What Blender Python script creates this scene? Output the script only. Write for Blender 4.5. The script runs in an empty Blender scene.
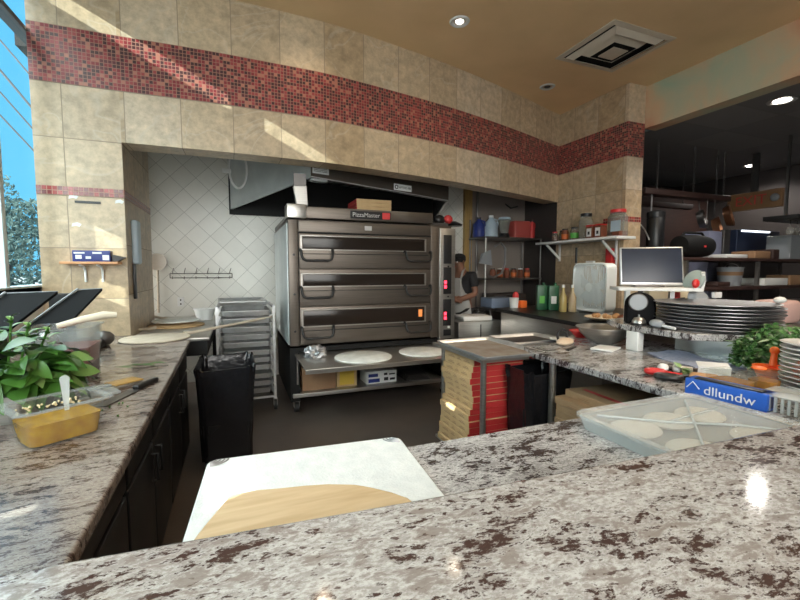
import bpy, bmesh, math, random
from mathutils import Vector, Matrix, Euler
random.seed(7)
PI = math.pi
WORLD, SUN, EXPO = 9.0, 12.0, 0.60
SC = bpy.context.scene
COL = SC.collection

# ------------------------------------------------------------------ helpers
class G:
    """collects shapes into one bmesh"""
    def __init__(s):
        s.b = bmesh.new(); s.uv = None
    def box(s, x0, y0, z0, x1, y1, z1, m=None):
        c = [(x0,y0,z0),(x1,y0,z0),(x1,y1,z0),(x0,y1,z0),(x0,y0,z1),(x1,y0,z1),(x1,y1,z1),(x0,y1,z1)]
        if m is not None: c = [m @ Vector(p) for p in c]
        v = [s.b.verts.new(p) for p in c]
        for f in ((3,2,1,0),(4,5,6,7),(0,1,5,4),(1,2,6,5),(2,3,7,6),(3,0,4,7)):
            s.b.faces.new([v[i] for i in f])
        return s
    def bev(s, x0, y0, z0, x1, y1, z1, r=.01, m=None, seg=3):
        t = bmesh.new()
        g = G(); g.b.free(); g.b = t; g.box(x0,y0,z0,x1,y1,z1)
        bmesh.ops.bevel(t, geom=t.edges[:], offset=r, segments=seg, profile=.5, affect='EDGES')
        s.join(t, m); return s
    def join(s, t, m=None):
        mp = {}
        for v in t.verts: mp[v.index if False else v] = s.b.verts.new((m @ v.co) if m is not None else v.co)
        for f in t.faces:
            try: s.b.faces.new([mp[v] for v in f.verts])
            except ValueError: pass
        t.free()
    def prism(s, poly, z0, z1, m=None):
        a = [Vector((x,y,z0)) for x,y in poly]; b = [Vector((x,y,z1)) for x,y in poly]
        if m is not None: a = [m@p for p in a]; b = [m@p for p in b]
        A = [s.b.verts.new(p) for p in a]; B = [s.b.verts.new(p) for p in b]
        n = len(A); s.b.faces.new(A[::-1]); s.b.faces.new(B)
        for i in range(n): s.b.faces.new((A[i],A[(i+1)%n],B[(i+1)%n],B[i]))
        return s
    def hull(s, pts8):
        v = [s.b.verts.new(p) for p in pts8]
        for f in ((3,2,1,0),(4,5,6,7),(0,1,5,4),(1,2,6,5),(2,3,7,6),(3,0,4,7)): s.b.faces.new([v[i] for i in f])
        return s
    def lathe(s, prof, c=(0,0,0), n=28, m=None, cap=True, sx=1, sy=1):
        rings = []
        for r, z in prof:
            ring = []
            for i in range(n):
                a = 2*PI*i/n
                p = Vector((c[0]+r*sx*math.cos(a), c[1]+r*sy*math.sin(a), c[2]+z))
                if m is not None: p = m @ p
                ring.append(s.b.verts.new(p))
            rings.append(ring)
        for k in range(len(rings)-1):
            for i in range(n):
                j = (i+1)%n
                s.b.faces.new((rings[k][i],rings[k][j],rings[k+1][j],rings[k+1][i]))
        if cap:
            s.b.faces.new(rings[0][::-1]); s.b.faces.new(rings[-1])
        return s
    def cyl(s, p0, p1, r0, r1=None, n=16):
        return s.tube([p0,p1], [r0, r0 if r1 is None else r1], n)
    def tube(s, pts, r, n=8, closed=False):
        pts = [Vector(p) for p in pts]; N = len(pts)
        if not isinstance(r, (list,tuple)): r = [r]*N
        rings = []; up = None
        for i,p in enumerate(pts):
            if closed: d = pts[(i+1)%N]-pts[i-1]
            else: d = (pts[min(i+1,N-1)]-pts[max(i-1,0)])
            d.normalize()
            if up is None:
                up = Vector((0,0,1)) if abs(d.z) < .9 else Vector((1,0,0))
            x = d.cross(up)
            if x.length < 1e-5: x = d.cross(Vector((.3,.9,.1)))
            x.normalize(); y = x.cross(d).normalized(); up = y
            rings.append([s.b.verts.new(p + r[i]*(math.cos(2*PI*k/n)*x + math.sin(2*PI*k/n)*y)) for k in range(n)])
        M = N if closed else N-1
        for i in range(M):
            a, c = rings[i], rings[(i+1)%N]
            for k in range(n):
                s.b.faces.new((a[k],a[(k+1)%n],c[(k+1)%n],c[k]))
        if not closed:
            s.b.faces.new(rings[0][::-1]); s.b.faces.new(rings[-1])
        return s
    def ball(s, c, r, n=14, sx=1, sy=1, sz=1, m=None):
        prof = []
        k = max(5, n//2)
        t = bmesh.new()
        bmesh.ops.create_uvsphere(t, u_segments=n, v_segments=k, radius=r)
        M = Matrix.Translation(c) @ Matrix.Diagonal((sx,sy,sz,1))
        if m is not None: M = m @ M
        s.join(t, M); return s
    def quad(s, a, b, c, d):
        s.b.faces.new([s.b.verts.new(p) for p in (a,b,c,d)]); return s
    def loft(s, secs, cap=True, close=True):
        R = [[s.b.verts.new(p) for p in sec] for sec in secs]; n = len(R[0])
        for k in range(len(R)-1):
            for i in range(n if close else n-1):
                s.b.faces.new((R[k][i],R[k][(i+1)%n],R[k+1][(i+1)%n],R[k+1][i]))
        if cap and close:
            s.b.faces.new(R[0][::-1]); s.b.faces.new(R[-1])
        return s

def O(name, g, mat, parent=None, loc=None, rz=0, bevel=0, flat=False, kind=None, ang=40, seg=2):
    me = bpy.data.meshes.new(name)
    bmesh.ops.recalc_face_normals(g.b, faces=g.b.faces[:])
    g.b.to_mesh(me); g.b.free()
    for p in me.polygons: p.use_smooth = not flat
    if not flat:
        try: me.set_sharp_from_angle(angle=math.radians(ang))
        except Exception: pass
    me.materials.append(mat)
    o = bpy.data.objects.new(name, me); COL.objects.link(o)
    if parent is not None: o.parent = parent
    if loc is not None: o.location = loc
    o.rotation_euler = (0,0,rz)
    if bevel:
        b = o.modifiers.new('bevel','BEVEL'); b.width = bevel; b.segments = seg; b.limit_method = 'ANGLE'; b.angle_limit = math.radians(50)
    if kind: o['kind'] = kind
    return o
def tag(o, label, cat, group=None):
    o['label'] = label; o['category'] = cat
    if group: o['group'] = group
    return o
def T(name, label, cat, loc=(0,0,0), rz=0, group=None):
    o = bpy.data.objects.new(name, None); COL.objects.link(o)
    o.location = loc; o.rotation_euler = (0,0,rz); o.empty_display_size = .05
    return tag(o, label, cat, group)
def S(name, g, mat, label, cat, loc=None, rz=0, group=None, **k):
    return tag(O(name, g, mat, None, loc, rz, **k), label, cat, group)
def ST(name, g, mat, **k):
    return O(name, g, mat, kind='structure', **k)
def dup(root, loc, rz=None, label=None):
    r = root.copy(); COL.objects.link(r); r.location = loc
    if rz is not None: r.rotation_euler = (0,0,rz)
    if label: r['label'] = label
    for ch in list(root.children):
        c = ch.copy(); COL.objects.link(c); c.parent = r
        for q in list(ch.children):
            d = q.copy(); COL.objects.link(d); d.parent = c
    return r
def lettering(name, body, size, mat, parent, loc, rot, depth=.0006, xs=1.0):
    cu = bpy.data.curves.new(name, 'FONT'); cu.body = body; cu.size = size; cu.extrude = depth
    cu.align_x = 'CENTER'; cu.align_y = 'CENTER'
    cu.materials.append(mat)
    t = bpy.data.objects.new(name, cu); COL.objects.link(t)
    bpy.context.view_layer.update()
    me = bpy.data.meshes.new_from_object(t.evaluated_get(bpy.context.evaluated_depsgraph_get()))
    bpy.data.objects.remove(t); bpy.data.curves.remove(cu); me.name = name
    o = bpy.data.objects.new(name, me); COL.objects.link(o)
    o.parent = parent; o.location = loc; o.rotation_euler = rot; o.scale = (xs,1,1)
    return o

# ------------------------------------------------------------------ materials
def base(name):
    m = bpy.data.materials.new(name); m.use_nodes = True
    nt = m.node_tree; return m, nt, nt.nodes['Principled BSDF'], nt.links.new
def M(name, col, rough=.5, metal=0, var=None, bump=None, emis=None, trans=0, coat=0, spec=None, stretch=None):
    m, nt, p, L = base(name)
    p.inputs['Base Color'].default_value = (*col,1); p.inputs['Roughness'].default_value = rough
    p.inputs['Metallic'].default_value = metal
    if spec is not None: p.inputs['Specular IOR Level'].default_value = spec
    if trans: p.inputs['Transmission Weight'].default_value = trans
    if coat: p.inputs['Coat Weight'].default_value = coat
    if emis: p.inputs['Emission Color'].default_value = (*emis[0],1); p.inputs['Emission Strength'].default_value = emis[1]
    if var or bump:
        tc = nt.nodes.new('ShaderNodeTexCoord'); src = tc.outputs['Object']
        if stretch:
            mp = nt.nodes.new('ShaderNodeMapping'); mp.inputs['Scale'].default_value = stretch
            L(src, mp.inputs[0]); src = mp.outputs[0]
    if var:
        n = nt.nodes.new('ShaderNodeTexNoise'); n.inputs['Scale'].default_value = var[0]; n.inputs['Detail'].default_value = 5
        L(src, n.inputs['Vector'])
        r = nt.nodes.new('ShaderNodeValToRGB')
        c2 = var[1]
        r.color_ramp.elements[0].position = .3; r.color_ramp.elements[0].color = (*c2,1)
        r.color_ramp.elements[1].position = .68; r.color_ramp.elements[1].color = (*col,1)
        L(n.outputs['Fac'], r.inputs[0]); L(r.outputs[0], p.inputs['Base Color'])
    if bump:
        n = nt.nodes.new('ShaderNodeTexNoise'); n.inputs['Scale'].default_value = bump[0]; n.inputs['Detail'].default_value = 4
        L(src, n.inputs['Vector'])
        b = nt.nodes.new('ShaderNodeBump'); b.inputs['Strength'].default_value = bump[1]; b.inputs['Distance'].default_value = .01
        L(n.outputs['Fac'], b.inputs['Height']); L(b.outputs[0], p.inputs['Normal'])
    return m
def clear(name, tint, mixf=.25, rough=.12, col=None):
    """thin see-through plastic or glass: mostly transparent, partly a glossy sheen"""
    m, nt, p, L = base(name)
    p.inputs['Base Color'].default_value = (*(col or tint),1); p.inputs['Roughness'].default_value = rough
    t = nt.nodes.new('ShaderNodeBsdfTransparent'); t.inputs[0].default_value = (*tint,1)
    mx = nt.nodes.new('ShaderNodeMixShader'); mx.inputs[0].default_value = mixf
    L(t.outputs[0], mx.inputs[1]); L(p.outputs[0], mx.inputs[2])
    L(mx.outputs[0], nt.nodes['Material Output'].inputs[0]); return m
def tiles(name, pu, pv, grout_w, grout, ramp, rough=.4, noise=None, rot=0, ou=0, ov=0, const=True, coord='UV', bumpd=.4, vein=None):
    """rectangular tiles with a random tone per tile"""
    m, nt, p, L = base(name); N = nt.nodes.new
    tc = N('ShaderNodeTexCoord'); mp = N('ShaderNodeMapping'); mp.vector_type = 'POINT'
    mp.inputs['Rotation'].default_value = (0,0,rot); mp.inputs['Location'].default_value = (ou,ov,0)
    L(tc.outputs[coord], mp.inputs[0])
    sx = N('ShaderNodeSeparateXYZ'); L(mp.outputs[0], sx.inputs[0])
    def math_(op, a, b=None):
        n = N('ShaderNodeMath'); n.operation = op
        for i,v in enumerate((a,b)):
            if v is None: continue
            if isinstance(v,(int,float)): n.inputs[i].default_value = v
            else: L(v, n.inputs[i])
        return n.outputs[0]
    cells = []; edges = []
    for out, pp in ((sx.outputs[0],pu),(sx.outputs[1],pv)):
        q = math_('DIVIDE', out, pp); fl = math_('FLOOR', q); fr = math_('SUBTRACT', q, fl)
        d = math_('ABSOLUTE', math_('SUBTRACT', fr, .5)); e = math_('MULTIPLY', math_('SUBTRACT', .5, d), pp)
        cells.append(fl); edges.append(e)
    cb = N('ShaderNodeCombineXYZ'); L(cells[0], cb.inputs[0]); L(cells[1], cb.inputs[1])
    wn = N('ShaderNodeTexWhiteNoise'); wn.noise_dimensions = '2D'; L(cb.outputs[0], wn.inputs['Vector'])
    r = N('ShaderNodeValToRGB'); r.color_ramp.interpolation = 'CONSTANT' if const else 'LINEAR'
    els = r.color_ramp.elements
    while len(els) < len(ramp): els.new(.5)
    for i,(pos,c) in enumerate(ramp): els[i].position = pos; els[i].color = (*c,1)
    L(wn.outputs['Value'], r.inputs[0]); colr = r.outputs[0]
    if noise:
        n = N('ShaderNodeTexNoise'); n.inputs['Scale'].default_value = noise[0]; n.inputs['Detail'].default_value = 9; n.inputs['Roughness'].default_value = .68
        n.noise_dimensions = '3D'
        add = N('ShaderNodeVectorMath'); add.operation = 'MULTIPLY_ADD'
        L(wn.outputs['Color'], add.inputs[0]); add.inputs[1].default_value = (7,7,7); L(mp.outputs[0], add.inputs[2])
        L(add.outputs[0], n.inputs['Vector'])
        rr = N('ShaderNodeMapRange'); rr.inputs[1].default_value = .3; rr.inputs[2].default_value = .7
        rr.inputs[3].default_value = 1-noise[1]; rr.inputs[4].default_value = 1+noise[1]*.6
        L(n.outputs['Fac'], rr.inputs[0])
        mm = N('ShaderNodeVectorMath'); mm.operation = 'MULTIPLY'
        L(colr, mm.inputs[0]); L(rr.outputs[0], mm.inputs[1]); colr = mm.outputs[0]
        if vein:
            v = N('ShaderNodeTexNoise'); v.inputs['Scale'].default_value = vein[0]; v.inputs['Detail'].default_value = 3; v.inputs['Distortion'].default_value = 1.2
            L(add.outputs[0], v.inputs['Vector'])
            ab = math_('ABSOLUTE', math_('SUBTRACT', v.outputs['Fac'], .5))
            r2 = N('ShaderNodeMapRange'); r2.inputs[1].default_value = 0; r2.inputs[2].default_value = .018; r2.inputs[3].default_value = vein[1]; r2.inputs[4].default_value = 0
            L(ab, r2.inputs[0])
            mv = N('ShaderNodeMix'); mv.data_type = 'RGBA'; L(r2.outputs[0], mv.inputs[0]); L(colr, mv.inputs[6]); mv.inputs[7].default_value = (*vein[2],1)
            colr = mv.outputs[2]
    mn = math_('MINIMUM', edges[0], edges[1])
    g = N('ShaderNodeMapRange'); g.inputs[1].default_value = grout_w*.4; g.inputs[2].default_value = grout_w*.6
    L(mn, g.inputs[0])
    mx = N('ShaderNodeMix'); mx.data_type = 'RGBA'; L(g.outputs[0], mx.inputs[0]); mx.inputs[6].default_value = (*grout,1); L(colr, mx.inputs[7])
    L(mx.outputs[2], p.inputs['Base Color'])
    rg = N('ShaderNodeMapRange'); L(g.outputs[0], rg.inputs[0]); rg.inputs[3].default_value = .85; rg.inputs[4].default_value = rough
    L(rg.outputs[0], p.inputs['Roughness'])
    bp = N('ShaderNodeBump'); bp.inputs['Strength'].default_value = bumpd; bp.inputs['Distance'].default_value = .003
    L(g.outputs[0], bp.inputs['Height']); L(bp.outputs[0], p.inputs['Normal'])
    return m
def granite(name, light, midc, dark, sc=1.0, rot=.5, st=(1,2.1,1), th=.55, rough=.16):
    m, nt, p, L = base(name); N = nt.nodes.new
    g = N('ShaderNodeTexCoord'); mp = N('ShaderNodeMapping'); mp.inputs['Rotation'].default_value = (0,0,rot); mp.inputs['Scale'].default_value = st
    L(g.outputs['Object'], mp.inputs[0])
    def noise(s, det, ro, dist=0):
        n = N('ShaderNodeTexNoise'); n.inputs['Scale'].default_value = s*sc; n.inputs['Detail'].default_value = det; n.inputs['Roughness'].default_value = ro
        n.inputs['Distortion'].default_value = dist
        L(mp.outputs[0], n.inputs['Vector']); return n.outputs['Fac']
    def ramp(src, a, b, c0, c1):
        r = N('ShaderNodeMapRange'); r.inputs[1].default_value = a; r.inputs[2].default_value = b; r.inputs[3].default_value = c0; r.inputs[4].default_value = c1
        L(src, r.inputs[0]); return r.outputs[0]
    def mix(f, a, b):
        x = N('ShaderNodeMix'); x.data_type = 'RGBA'; L(f, x.inputs[0])
        for i,v in ((6,a),(7,b)):
            if isinstance(v, tuple): x.inputs[i].default_value = (*v,1)
            else: L(v, x.inputs[i])
        return x.outputs[2]
    big = noise(3.0, 4, .6, .6); med = noise(14, 8, .72, .4); fine = noise(75, 5, .7)
    fine2 = noise(34, 6, .75, .3)
    c = mix(ramp(fine, .40, .56, .25, 1), midc, light)
    c = mix(ramp(fine2, .52, .60, 0, .75), c, tuple((a+b)*.42 for a,b in zip(midc,light)))
    c = mix(ramp(med, .40, .47, .85, 0), c, midc)
    # dark mineral clusters: fine grain gated by the larger clouds
    ad = N('ShaderNodeMath'); ad.operation = 'MULTIPLY_ADD'; L(big, ad.inputs[0]); ad.inputs[1].default_value = .55; L(med, ad.inputs[2])
    ad2 = N('ShaderNodeMath'); ad2.operation = 'MULTIPLY_ADD'; L(fine, ad2.inputs[0]); ad2.inputs[1].default_value = .60; L(ad.outputs[0], ad2.inputs[2])
    c = mix(ramp(ad2.outputs[0], th+.555, th+.63, 0, 1), c, dark)
    sp = noise(48, 3, .6)
    c = mix(ramp(sp, .60, .66, 0, .85), c, tuple(v*1.3 for v in dark))
    L(c, p.inputs['Base Color']); p.inputs['Roughness'].default_value = rough
    return m
def brushed(name, col, rough=.35, metal=.9, sc=(1,1,60)):
    return M(name, col, rough, metal, var=(3, tuple(v*.78 for v in col)), stretch=sc)

mt = {}
TRAV = [(0,(.48,.35,.215)),(.3,(.56,.43,.285)),(.6,(.60,.475,.335)),(.85,(.52,.395,.26))]
mt['trav'] = tiles('travertine tile', .4064, .4064, .006, (.30,.23,.165), TRAV, .38, noise=(13,.34), const=True, vein=(1.6,.30,(.64,.56,.45)))
MOS = [(0,(.055,.016,.017)),(.26,(.22,.020,.026)),(.50,(.31,.045,.045)),(.70,(.42,.155,.105)),(.83,(.11,.02,.025))]
mt['travtop'] = tiles('travertine top course', .4064, .52, .006, (.30,.23,.165), TRAV, .38, noise=(13,.34), const=True, vein=(1.6,.30,(.64,.56,.45)))
mt['mosaic'] = tiles('red glass mosaic', .028, .028, .0045, (.36,.18,.135), MOS, .30, bumpd=.25)
mt['mosaic2'] = tiles('small red mosaic', .0335, .0335, .005, (.45,.27,.2), [(0,(.22,.03,.03)),(.4,(.36,.05,.045)),(.75,(.16,.03,.03))], .18, bumpd=.25)
mt['diamond'] = tiles('white diamond tile', .205, .205, .0045, (.42,.42,.39), [(0,(.72,.72,.67)),(.5,(.76,.76,.71))], .35, rot=PI/4, noise=(3,.05))
mt['gran'] = granite('bar granite', (.53,.515,.50), (.235,.20,.18), (.058,.034,.029), 1.05, st=(1,2.0,1), rough=.09)
mt['gran2'] = granite('prep granite', (.68,.67,.67), (.26,.25,.25), (.05,.04,.042), 1.3, rot=.2, th=.52)
mt['gran3'] = granite('left granite', (.36,.315,.28), (.20,.155,.13), (.06,.036,.03), 1.3, rot=-.5, st=(1,2.6,1), th=.54)
mt['ceil'] = M('tan plaster ceiling', (.84,.60,.34), .5, var=(1.6,(.74,.52,.28)))
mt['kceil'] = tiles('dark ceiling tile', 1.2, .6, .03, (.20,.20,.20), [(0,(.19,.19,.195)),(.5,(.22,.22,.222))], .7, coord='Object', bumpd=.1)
mt['mural'] = None
mt['floor'] = M('brown quarry floor', (.105,.085,.072), .45, var=(4,(.085,.068,.058)), bump=(60,.15))
mt['steel'] = brushed('brushed steel', (.52,.50,.47), .32)
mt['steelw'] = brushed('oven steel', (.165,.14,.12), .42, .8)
mt['steeld'] = M('dark steel', (.16,.15,.145), .38, .85)
mt['galv'] = M('bright galvanised steel', (.66,.70,.70), .30, .75, var=(6,(.52,.56,.57)))
mt['steel_lit'] = M('sidelit steel sheet', (.60,.65,.65), .42, .35, var=(5,(.50,.55,.56)))  # paler steel for left-facing panels; the side light is put into the colour
mt['alu'] = M('aluminium', (.66,.66,.66), .38, .7, var=(8,(.5,.5,.5)))
mt['pan'] = M('grey pizza pan', (.42,.42,.43), .40, .8, var=(9,(.33,.33,.34)))
mt['black'] = M('black plastic', (.012,.012,.013), .38)
mt['blackm'] = M('matt black', (.010,.010,.010), .6, spec=.25)
mt['blackcab'] = M('black cabinet', (.010,.0095,.010), .35)
mt['bag'] = M('black bin liner', (.010,.010,.012), .26, bump=(14,.9))
mt['rubber'] = M('rubber', (.02,.02,.02), .7)
mt['white'] = M('white plastic', (.74,.75,.74), .35)
mt['whitep'] = M('white paint', (.70,.70,.68), .5)
mt['porc'] = M('white porcelain', (.80,.80,.78), .16)
mt['board'] = M('white cutting board', (.86,.89,.89), .42, var=(30,(.74,.78,.79)), bump=(160,.25))
mt['wood'] = M('pale wood', (.72,.55,.35), .5, var=(5,(.55,.385,.215)), stretch=(1.2,9,9))
mt['woodl'] = M('worn pale wood', (.66,.58,.47), .6, var=(4,(.52,.44,.34)), stretch=(2,9,9))
mt['woodo'] = M('orange pine', (.66,.34,.16), .5, var=(6,(.52,.24,.10)), stretch=(1,8,8))
mt['woody'] = M('yellow timber', (.42,.28,.10), .5, var=(5,(.34,.21,.07)), stretch=(8,8,1))
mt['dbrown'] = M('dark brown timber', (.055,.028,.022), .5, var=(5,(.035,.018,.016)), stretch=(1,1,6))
mt['drk'] = M('unlit dark tone', (.055,.045,.042), .7, var=(2,(.04,.033,.032)))  # near-black; the unlit look of the kitchen walls is put into the colour
mt['card'] = M('brown cardboard', (.62,.43,.225), .75, var=(10,(.54,.36,.18)))
mt['card2'] = M('deep brown cardboard', (.40,.265,.145), .75, var=(10,(.33,.21,.11)))
mt['cardd'] = M('dark cardboard', (.30,.17,.09), .8)
mt['redp'] = M('red print', (.52,.035,.035), .5)
mt['red'] = M('red plastic', (.62,.03,.03), .35)
mt['green'] = M('green tin', (.01,.085,.035), .4)
mt['greenl'] = M('bright green label', (.10,.42,.06), .5)
mt['blue'] = M('blue printed card', (.025,.12,.55), .35)
mt['navy'] = M('navy carton', (.02,.035,.20), .45)
mt['lblue'] = M('pale blue plastic', (.42,.52,.60), .3)
mt['ink'] = M('printed ink', (.02,.02,.025), .6)
mt['inkw'] = M('white ink', (.82,.82,.82), .5)
mt['yellow'] = M('yellow card', (.70,.48,.06), .5)
mt['orange'] = M('orange plastic', (.85,.16,.025), .4)
mt['leaf'] = M('basil leaf', (.06,.16,.022), .34, var=(9,(.022,.07,.01)))
mt['leaf2'] = M('pale basil leaf', (.22,.38,.11), .34, var=(9,(.12,.25,.05)))
mt['herb'] = M('parsley leaf', (.11,.27,.075), .5, var=(30,(.045,.13,.03)))
mt['herb2'] = M('grey green sprig', (.24,.34,.20), .55)
mt['oil'] = M('yellow pesto oil', (.48,.26,.002), .22, var=(28,(.33,.15,.003)))
mt['garlic'] = M('chopped garlic', (.74,.66,.44), .5)
mt['redsauce'] = M('red tomato sauce', (.22,.015,.012), .3)
mt['amber'] = M('amber sauce', (.36,.145,.008), .25)
mt['butter'] = M('tan crust', (.62,.36,.17), .6, var=(20,(.5,.27,.12)))
mt['dough'] = M('raw dough', (.76,.72,.64), .6)
mt['floury'] = M('floured pale board', (.88,.90,.87), .6, var=(9,(.68,.70,.67)))
mt['cloth'] = M('blue grey cloth', (.38,.43,.56), .85, var=(40,(.26,.31,.44)))
mt['screen'] = M('glossy screen', (.015,.018,.03), .16, spec=.3, var=(1.5,(.03,.037,.06)))
mt['glassdk'] = M('dark oven glass', (.022,.016,.013), .15, spec=.3)
mt['foil'] = M('crumpled foil', (.45,.46,.48), .35, .85, bump=(30,1))
mt['cop'] = M('copper', (.42,.20,.11), .28, .9)
mt['led'] = M('red led', (.3,.01,.01), .5, emis=((1,.03,.06),3.5))
mt['lamp'] = M('lamp glow', (1,1,1), .5, emis=((1,.95,.86),14))
mt['lamp2'] = M('small lamp glow', (1,1,1), .5, emis=((1,.95,.86),5))
mt['flame'] = M('oven lamp glow', (.9,.3,.08), .5, emis=((1,.30,.08),.28))
mt['skin'] = M('skin', (.20,.095,.06), .5)
mt['hair'] = M('black hair', (.008,.007,.007), .6)
mt['shirt'] = M('black shirt', (.012,.012,.014), .8)
mt['apron'] = M('grey apron', (.30,.30,.29), .85)
mt['trouser'] = M('dark trousers', (.02,.02,.025), .85)
mt['tub'] = clear('clear tub', (.95,.96,.95), .05, .1, (.6,.6,.58))
mt['rimc'] = clear('tub rim', (.86,.88,.88), .22, .15, (.62,.64,.64))
mt['pblk'] = M('panel black', (.006,.006,.007), .7, spec=.1)
mt['ventm'] = M('tan vent metal', (.60,.53,.43), .5)
mt['frost'] = clear('frosted tub', (.90,.92,.92), .38, .25, (.78,.82,.82))
mt['lidc'] = clear('clear lid', (.93,.94,.94), .22, .12, (.9,.92,.92))
mt['glass'] = clear('window glass', (.86,.95,.98), .03, .03, (.3,.4,.45))
mt['jar'] = clear('jar glass', (.80,.80,.76), .25, .06, (.55,.55,.52))
mt['dial'] = M('grey dial', (.27,.29,.31), .35)
mt['jars_b'] = M('brown seasoning', (.16,.045,.02), .6)
mt['org'] = M('orange label', (.60,.14,.03), .5)
mt['frame'] = M('white window frame', (.62,.72,.74), .4)
mt['frmd'] = M('dark window bar', (.03,.035,.04), .4)
mt['blocker'] = M('pale stucco', (.60,.58,.54), .9)
mt['tree'] = M('street tree leaves', (.035,.065,.06), .9)
mt['road'] = M('asphalt', (.12,.13,.14), .9)
mt['floorw'] = mt['floor']

# mural paint on the bulkhead
m, nt, p, L = base('painted mural'); N = nt.nodes.new
tc = N('ShaderNodeTexCoord'); n1 = N('ShaderNodeTexNoise'); n1.inputs['Scale'].default_value = 1.5; n1.inputs['Detail'].default_value = 4; n1.inputs['Distortion'].default_value = .4
L(tc.outputs['Object'], n1.inputs['Vector'])
r = N('ShaderNodeValToRGB'); e = r.color_ramp.elements
e[0].position=.30; e[0].color=(.40,.50,.38,1); e[1].position=.70; e[1].color=(.62,.27,.17,1)
x=e.new(.44); x.color=(.52,.49,.34,1); x=e.new(.56); x.color=(.66,.45,.28,1)
L(n1.outputs['Fac'], r.inputs[0]); L(r.outputs[0], p.inputs['Base Color']); p.inputs['Roughness'].default_value=.7
mt['mural'] = m

# ------------------------------------------------------------------ camera
cam = bpy.data.cameras.new('camera'); cam.sensor_width = 36; cam.lens = 414/800*36; cam.clip_start = .02
co = bpy.data.objects.new('camera', cam); COL.objects.link(co); SC.camera = co
co.location = (0,0,1.45); co.rotation_euler = (math.radians(90-4.1446), 0, math.radians(-21.559))

CZ = 3.76     # ceiling height
# ------------------------------------------------------------------ structure
def uvstrip(name, path, z0, z1, mat, v0, u0=0., thick=.0, ret=True):
    """a wall face standing on a path, uv in metres; with thickness behind it (to the left of travel)"""
    b = bmesh.new(); uv = b.loops.layers.uv.new('UVMap')
    P = [Vector((x,y)) for x,y in path]; s = [0]
    for i in range(1,len(P)): s.append(s[-1]+(P[i]-P[i-1]).length)
    def nrm(i):
        d = (P[min(i+1,len(P)-1)]-P[max(i-1,0)]).normalized(); return Vector((-d.y,d.x))
    Q = [P[i]+nrm(i)*thick for i in range(len(P))]
    def face(vs, us):
        f = b.faces.new([b.verts.new(v) for v in vs])
        for l,u in zip(f.loops, us): l[uv].uv = u
    for i in range(len(P)-1):
        a,c = P[i],P[i+1]; ua,uc = u0+s[i],u0+s[i+1]
        face([(a.x,a.y,z0),(c.x,c.y,z0),(c.x,c.y,z1),(a.x,a.y,z1)], [(ua,z0-v0),(uc,z0-v0),(uc,z1-v0),(ua,z1-v0)])
        if thick:
            d,e = Q[i],Q[i+1]
            face([(e.x,e.y,z0),(d.x,d.y,z0),(d.x,d.y,z1),(e.x,e.y,z1)], [(uc,z0-v0),(ua,z0-v0),(ua,z1-v0),(uc,z1-v0)])
            face([(a.x,a.y,z0),(d.x,d.y,z0),(e.x,e.y,z0),(c.x,c.y,z0)], [(ua,.05),(ua,.05+thick),(uc,.05+thick),(uc,.05)])
            face([(a.x,a.y,z1),(c.x,c.y,z1),(e.x,e.y,z1),(d.x,d.y,z1)], [(ua,.05),(uc,.05),(uc,.05+thick),(ua,.05+thick)])
    if thick:
        for a,d in ((P[0],Q[0]),(P[-1],Q[-1])):
            face([(a.x,a.y,z0),(a.x,a.y,z1),(d.x,d.y,z1),(d.x,d.y,z0)], [(.02,z0-v0),(.02,z1-v0),(.02+thick,z1-v0),(.02+thick,z0-v0)])
    bmesh.ops.remove_doubles(b, verts=b.verts[:], dist=1e-5)
    me = bpy.data.meshes.new(name); b.to_mesh(me); b.free(); me.materials.append(mat)
    o = bpy.data.objects.new(name, me); COL.objects.link(o); o['kind'] = 'structure'
    return o
# smooth arch path (front face of the curved tiled wall)
key = [(-1.4,4.0),(-.83,4.0),(-.2,3.985),(.41,4.0),(.83,4.02),(1.25,4.085),(1.68,4.17),(2.08,4.255),(2.5,4.36),(3.1,4.54),(3.7,4.74),(4.2,4.92),(4.56,5.04)]
arch = []
for i in range(len(key)-1):
    p0 = key[max(i-1,0)]; p1 = key[i]; p2 = key[i+1]; p3 = key[min(i+2,len(key)-1)]
    for k in range(4):
        t = k/4
        arch.append(tuple(.5*((2*p1[j])+(-p0[j]+p2[j])*t+(2*p0[j]-5*p1[j]+4*p2[j]-p3[j])*t*t+(-p0[j]+3*p1[j]-3*p2[j]+p3[j])*t**3) for j in (0,1)))
arch.append(key[-1])
lint = [q for q in arch if q[0] > -.84]; 
U0 = .4064*3 - .2                                      # joints fall at x = -1.2, -.8 ...
LB = 2.475
uvstrip('wall_back', lint, LB, 2.93, mt['trav'], 2.467, -.83+1.2064+.4064*2, .24)
uvstrip('wall_back_upper', lint, 2.93, CZ, mt['travtop'], 3.297, -.83+1.2064+.4064*2, .24)
def off(path, d):
    r = []
    for i,(x,y) in enumerate(path):
        a = path[max(i-1,0)]; b = path[min(i+1,len(path)-1)]
        dx,dy = b[0]-a[0], b[1]-a[1]; l = math.hypot(dx,dy); r.append((x+dy/l*d, y-dx/l*d))
    return r
uvstrip('trim_1', off(arch,.004), 2.876, 3.297, mt['mosaic'], 2.876, 0, .0035)
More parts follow.
